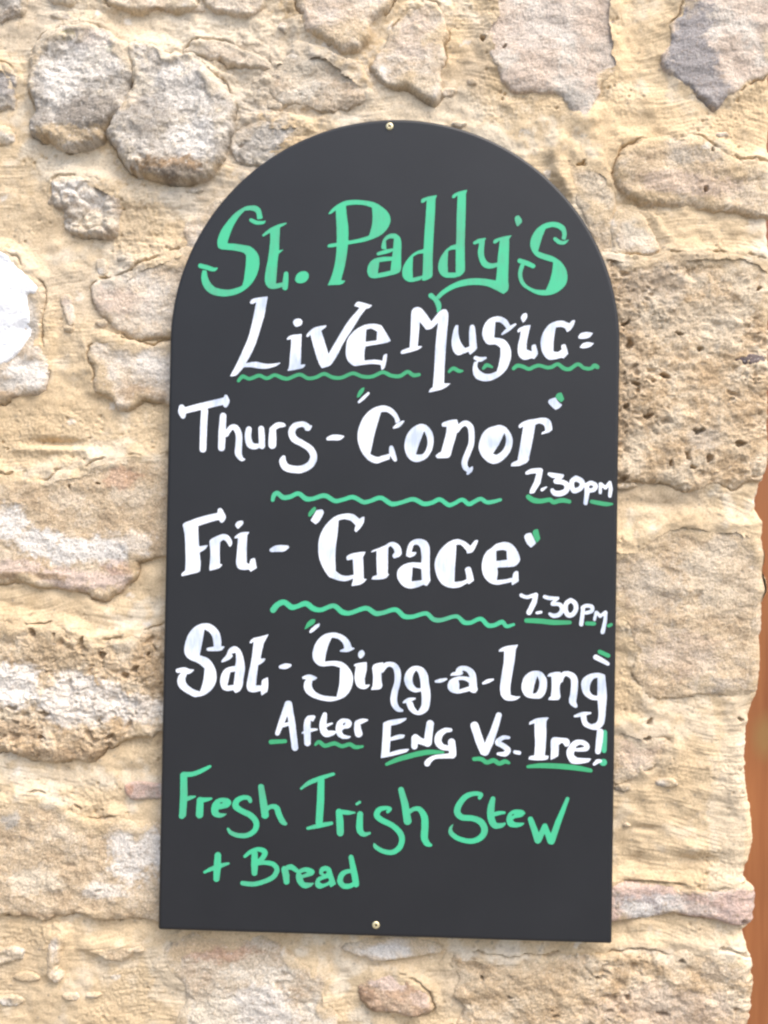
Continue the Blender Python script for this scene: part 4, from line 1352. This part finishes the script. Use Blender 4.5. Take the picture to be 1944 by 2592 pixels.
letters('painted_word', 'white', '''
T 1160 1580 400
p 738,1050* 755,1020 830,985 955,975* 925,1020* 925,1150 918,1280 910,1375* 952,1380* 935,1420 840,1430 732,1420* 750,1385 795,1375* 805,1260 800,1150 798,1040* 750,1055
p 970,1220 1000,1185 1080,1190 1150,1200 1172,1240 1155,1280 1120,1285* 1090,1245 1055,1270* 1055,1330 1050,1385* 965,1430* 970,1330
p 1180,1250 1230,1215 1310,1215 1365,1250 1378,1300 1340,1335 1220,1335* 1215,1370 1250,1400* 1395,1408* 1370,1445 1280,1465 1190,1460 1145,1400 1135,1330
h 1235,1285* 1280,1265 1320,1285 1235,1300*
l 1490,1130,72 1480,1230,74 1466,1335,62
s 1425,1470,32 1460,1440,48 1490,1435,38
''', 'white painted word Ire with an exclamation mark')
letters('painted_mark', 'green', '''
T 1160 1580 400
l 1536,1135,54 1532,1230,60 1530,1325,54
s 1520,1450,76 1524,1450,76
''', 'green half of the exclamation mark after Ire')
letters('painted_line', 'leaf', '''
T 1160 1580 400
s 732,1495,36 850,1485,54 1050,1490,60 1250,1510,58 1388,1535,46
''', 'green underline below Ire')
letters('painted_word', 'green', '''
T 430 1900 400
l 145,260,76 148,450,80 135,670,76 126,685,66
s 422,165,34 330,212,50 240,245,52 150,250,60
s 170,515,40 210,495,46 268,480,20
l 320,520,72 315,600,80 312,672,80
s 310,520,58 370,515,52 435,502,28
p 560,493 620,505 648,545 620,590 560,610 510,620* 520,650 605,660* 570,690 510,705 450,680 432,620 450,550 500,505
h 525,550* 555,540 545,552
s 845,530,44 830,500,50 780,490,50 710,520,62 690,580,70 750,630,62 850,680,66 905,750,66 895,830,60 820,885,56 720,890,52 640,860,46 612,822,32
l 958,380,64 980,530,78 1000,675,82
s 1020,610,50 1070,585,50 1120,600,64 1150,680,66 1185,745,62 1215,768,38
''', 'green painted word Fresh')
letters('painted_word', 'green', '''
T 750 1900 400
s 50,400,26 130,340,48 250,290,50 390,245,36
l 260,310,74 255,520,80 240,755,78
s 120,815,34 250,785,52 370,762,40
l 448,640,68 458,740,80 462,862,76
s 460,640,50 540,650,50 615,650,20
s 670,665,64 665,760,72 670,840,72 710,878,54 770,865,30
s 635,560,32 665,540,34
s 960,640,40 985,610,40 940,600,44 870,620,60 845,680,66 900,730,64 1000,780,60 1080,850,66 1110,930,64 1080,1020,62 1000,1068,56 900,1050,52 835,1010,48 820,985,32
l 1100,410,64 1140,560,78 1168,738,86
s 1190,640,48 1240,610,48 1300,620,60 1345,700,76 1350,800,78 1345,910,78 1370,972,64 1412,990,36
''', 'green painted word Irish')
letters('painted_word', 'green', '''
T 1080 1900 400
s 555,495,40 570,460,46 510,450,50 420,475,60 350,550,66 320,640,72 370,700,66 480,710,64 570,750,72 608,830,72 570,910,66 470,950,58 340,925,55 260,870,54 250,820,38 275,775,12
s 695,505,54 675,600,76 675,700,78 710,780,72 780,785,54 820,765,26
s 700,670,48 760,655,46 815,650,32
p 950,615 1010,625 1040,655* 1000,695 930,710 905,725* 930,750 1035,755* 1000,790 930,808 860,790 835,730 855,660 900,625
h 895,675* 920,665 900,680
l 1090,720,60 1130,830,70 1165,940,74
l 1175,935,68 1240,790,58 1300,950,70
l 1310,950,74 1380,750,66 1478,505,42
''', 'green painted word Stew')
letters('painted_word', 'green', '''
T 430 1900 400
l 505,1098,70 498,1220,80 490,1345,68
s 365,1275,32 450,1235,48 540,1205,48 618,1182,26
''', 'green painted plus sign')
letters('painted_word', 'green', '''
T 430 1900 400
l 890,1080,68 890,1200,76 888,1285,62
s 788,1110,36 850,1060,46 930,1035,50 995,1060,60 985,1110,58 930,1170,50
s 930,1180,48 1010,1175,50 1090,1195,56 1125,1250,56 1090,1320,56 1000,1370,52 880,1400,54 762,1390,50
l 1205,1245,72 1220,1310,76 1225,1375,64
s 1210,1240,50 1270,1220,60 1328,1255,50
T 750 1900 400
p 100,1222 160,1235 195,1270 170,1310 100,1330 70,1340* 90,1380 195,1385* 150,1430 80,1445 20,1400 -5,1330 10,1265 50,1235
h 50,1285* 90,1275 110,1280 60,1300
p 310,1208 360,1230 385,1300 420,1400* 360,1438* 345,1410* 260,1448 215,1440 195,1400 215,1340 265,1310* 240,1290 245,1240 275,1215
h 250,1370 330,1340 340,1370 280,1395
h 285,1270 315,1265 310,1290 290,1290
l 575,1118,54 595,1220,66 615,1320,72 627,1402,68
s 590,1270,46 540,1265,48 480,1300,60 460,1370,64 500,1420,60 560,1420,56 600,1400,50
''', 'green painted word Bread')
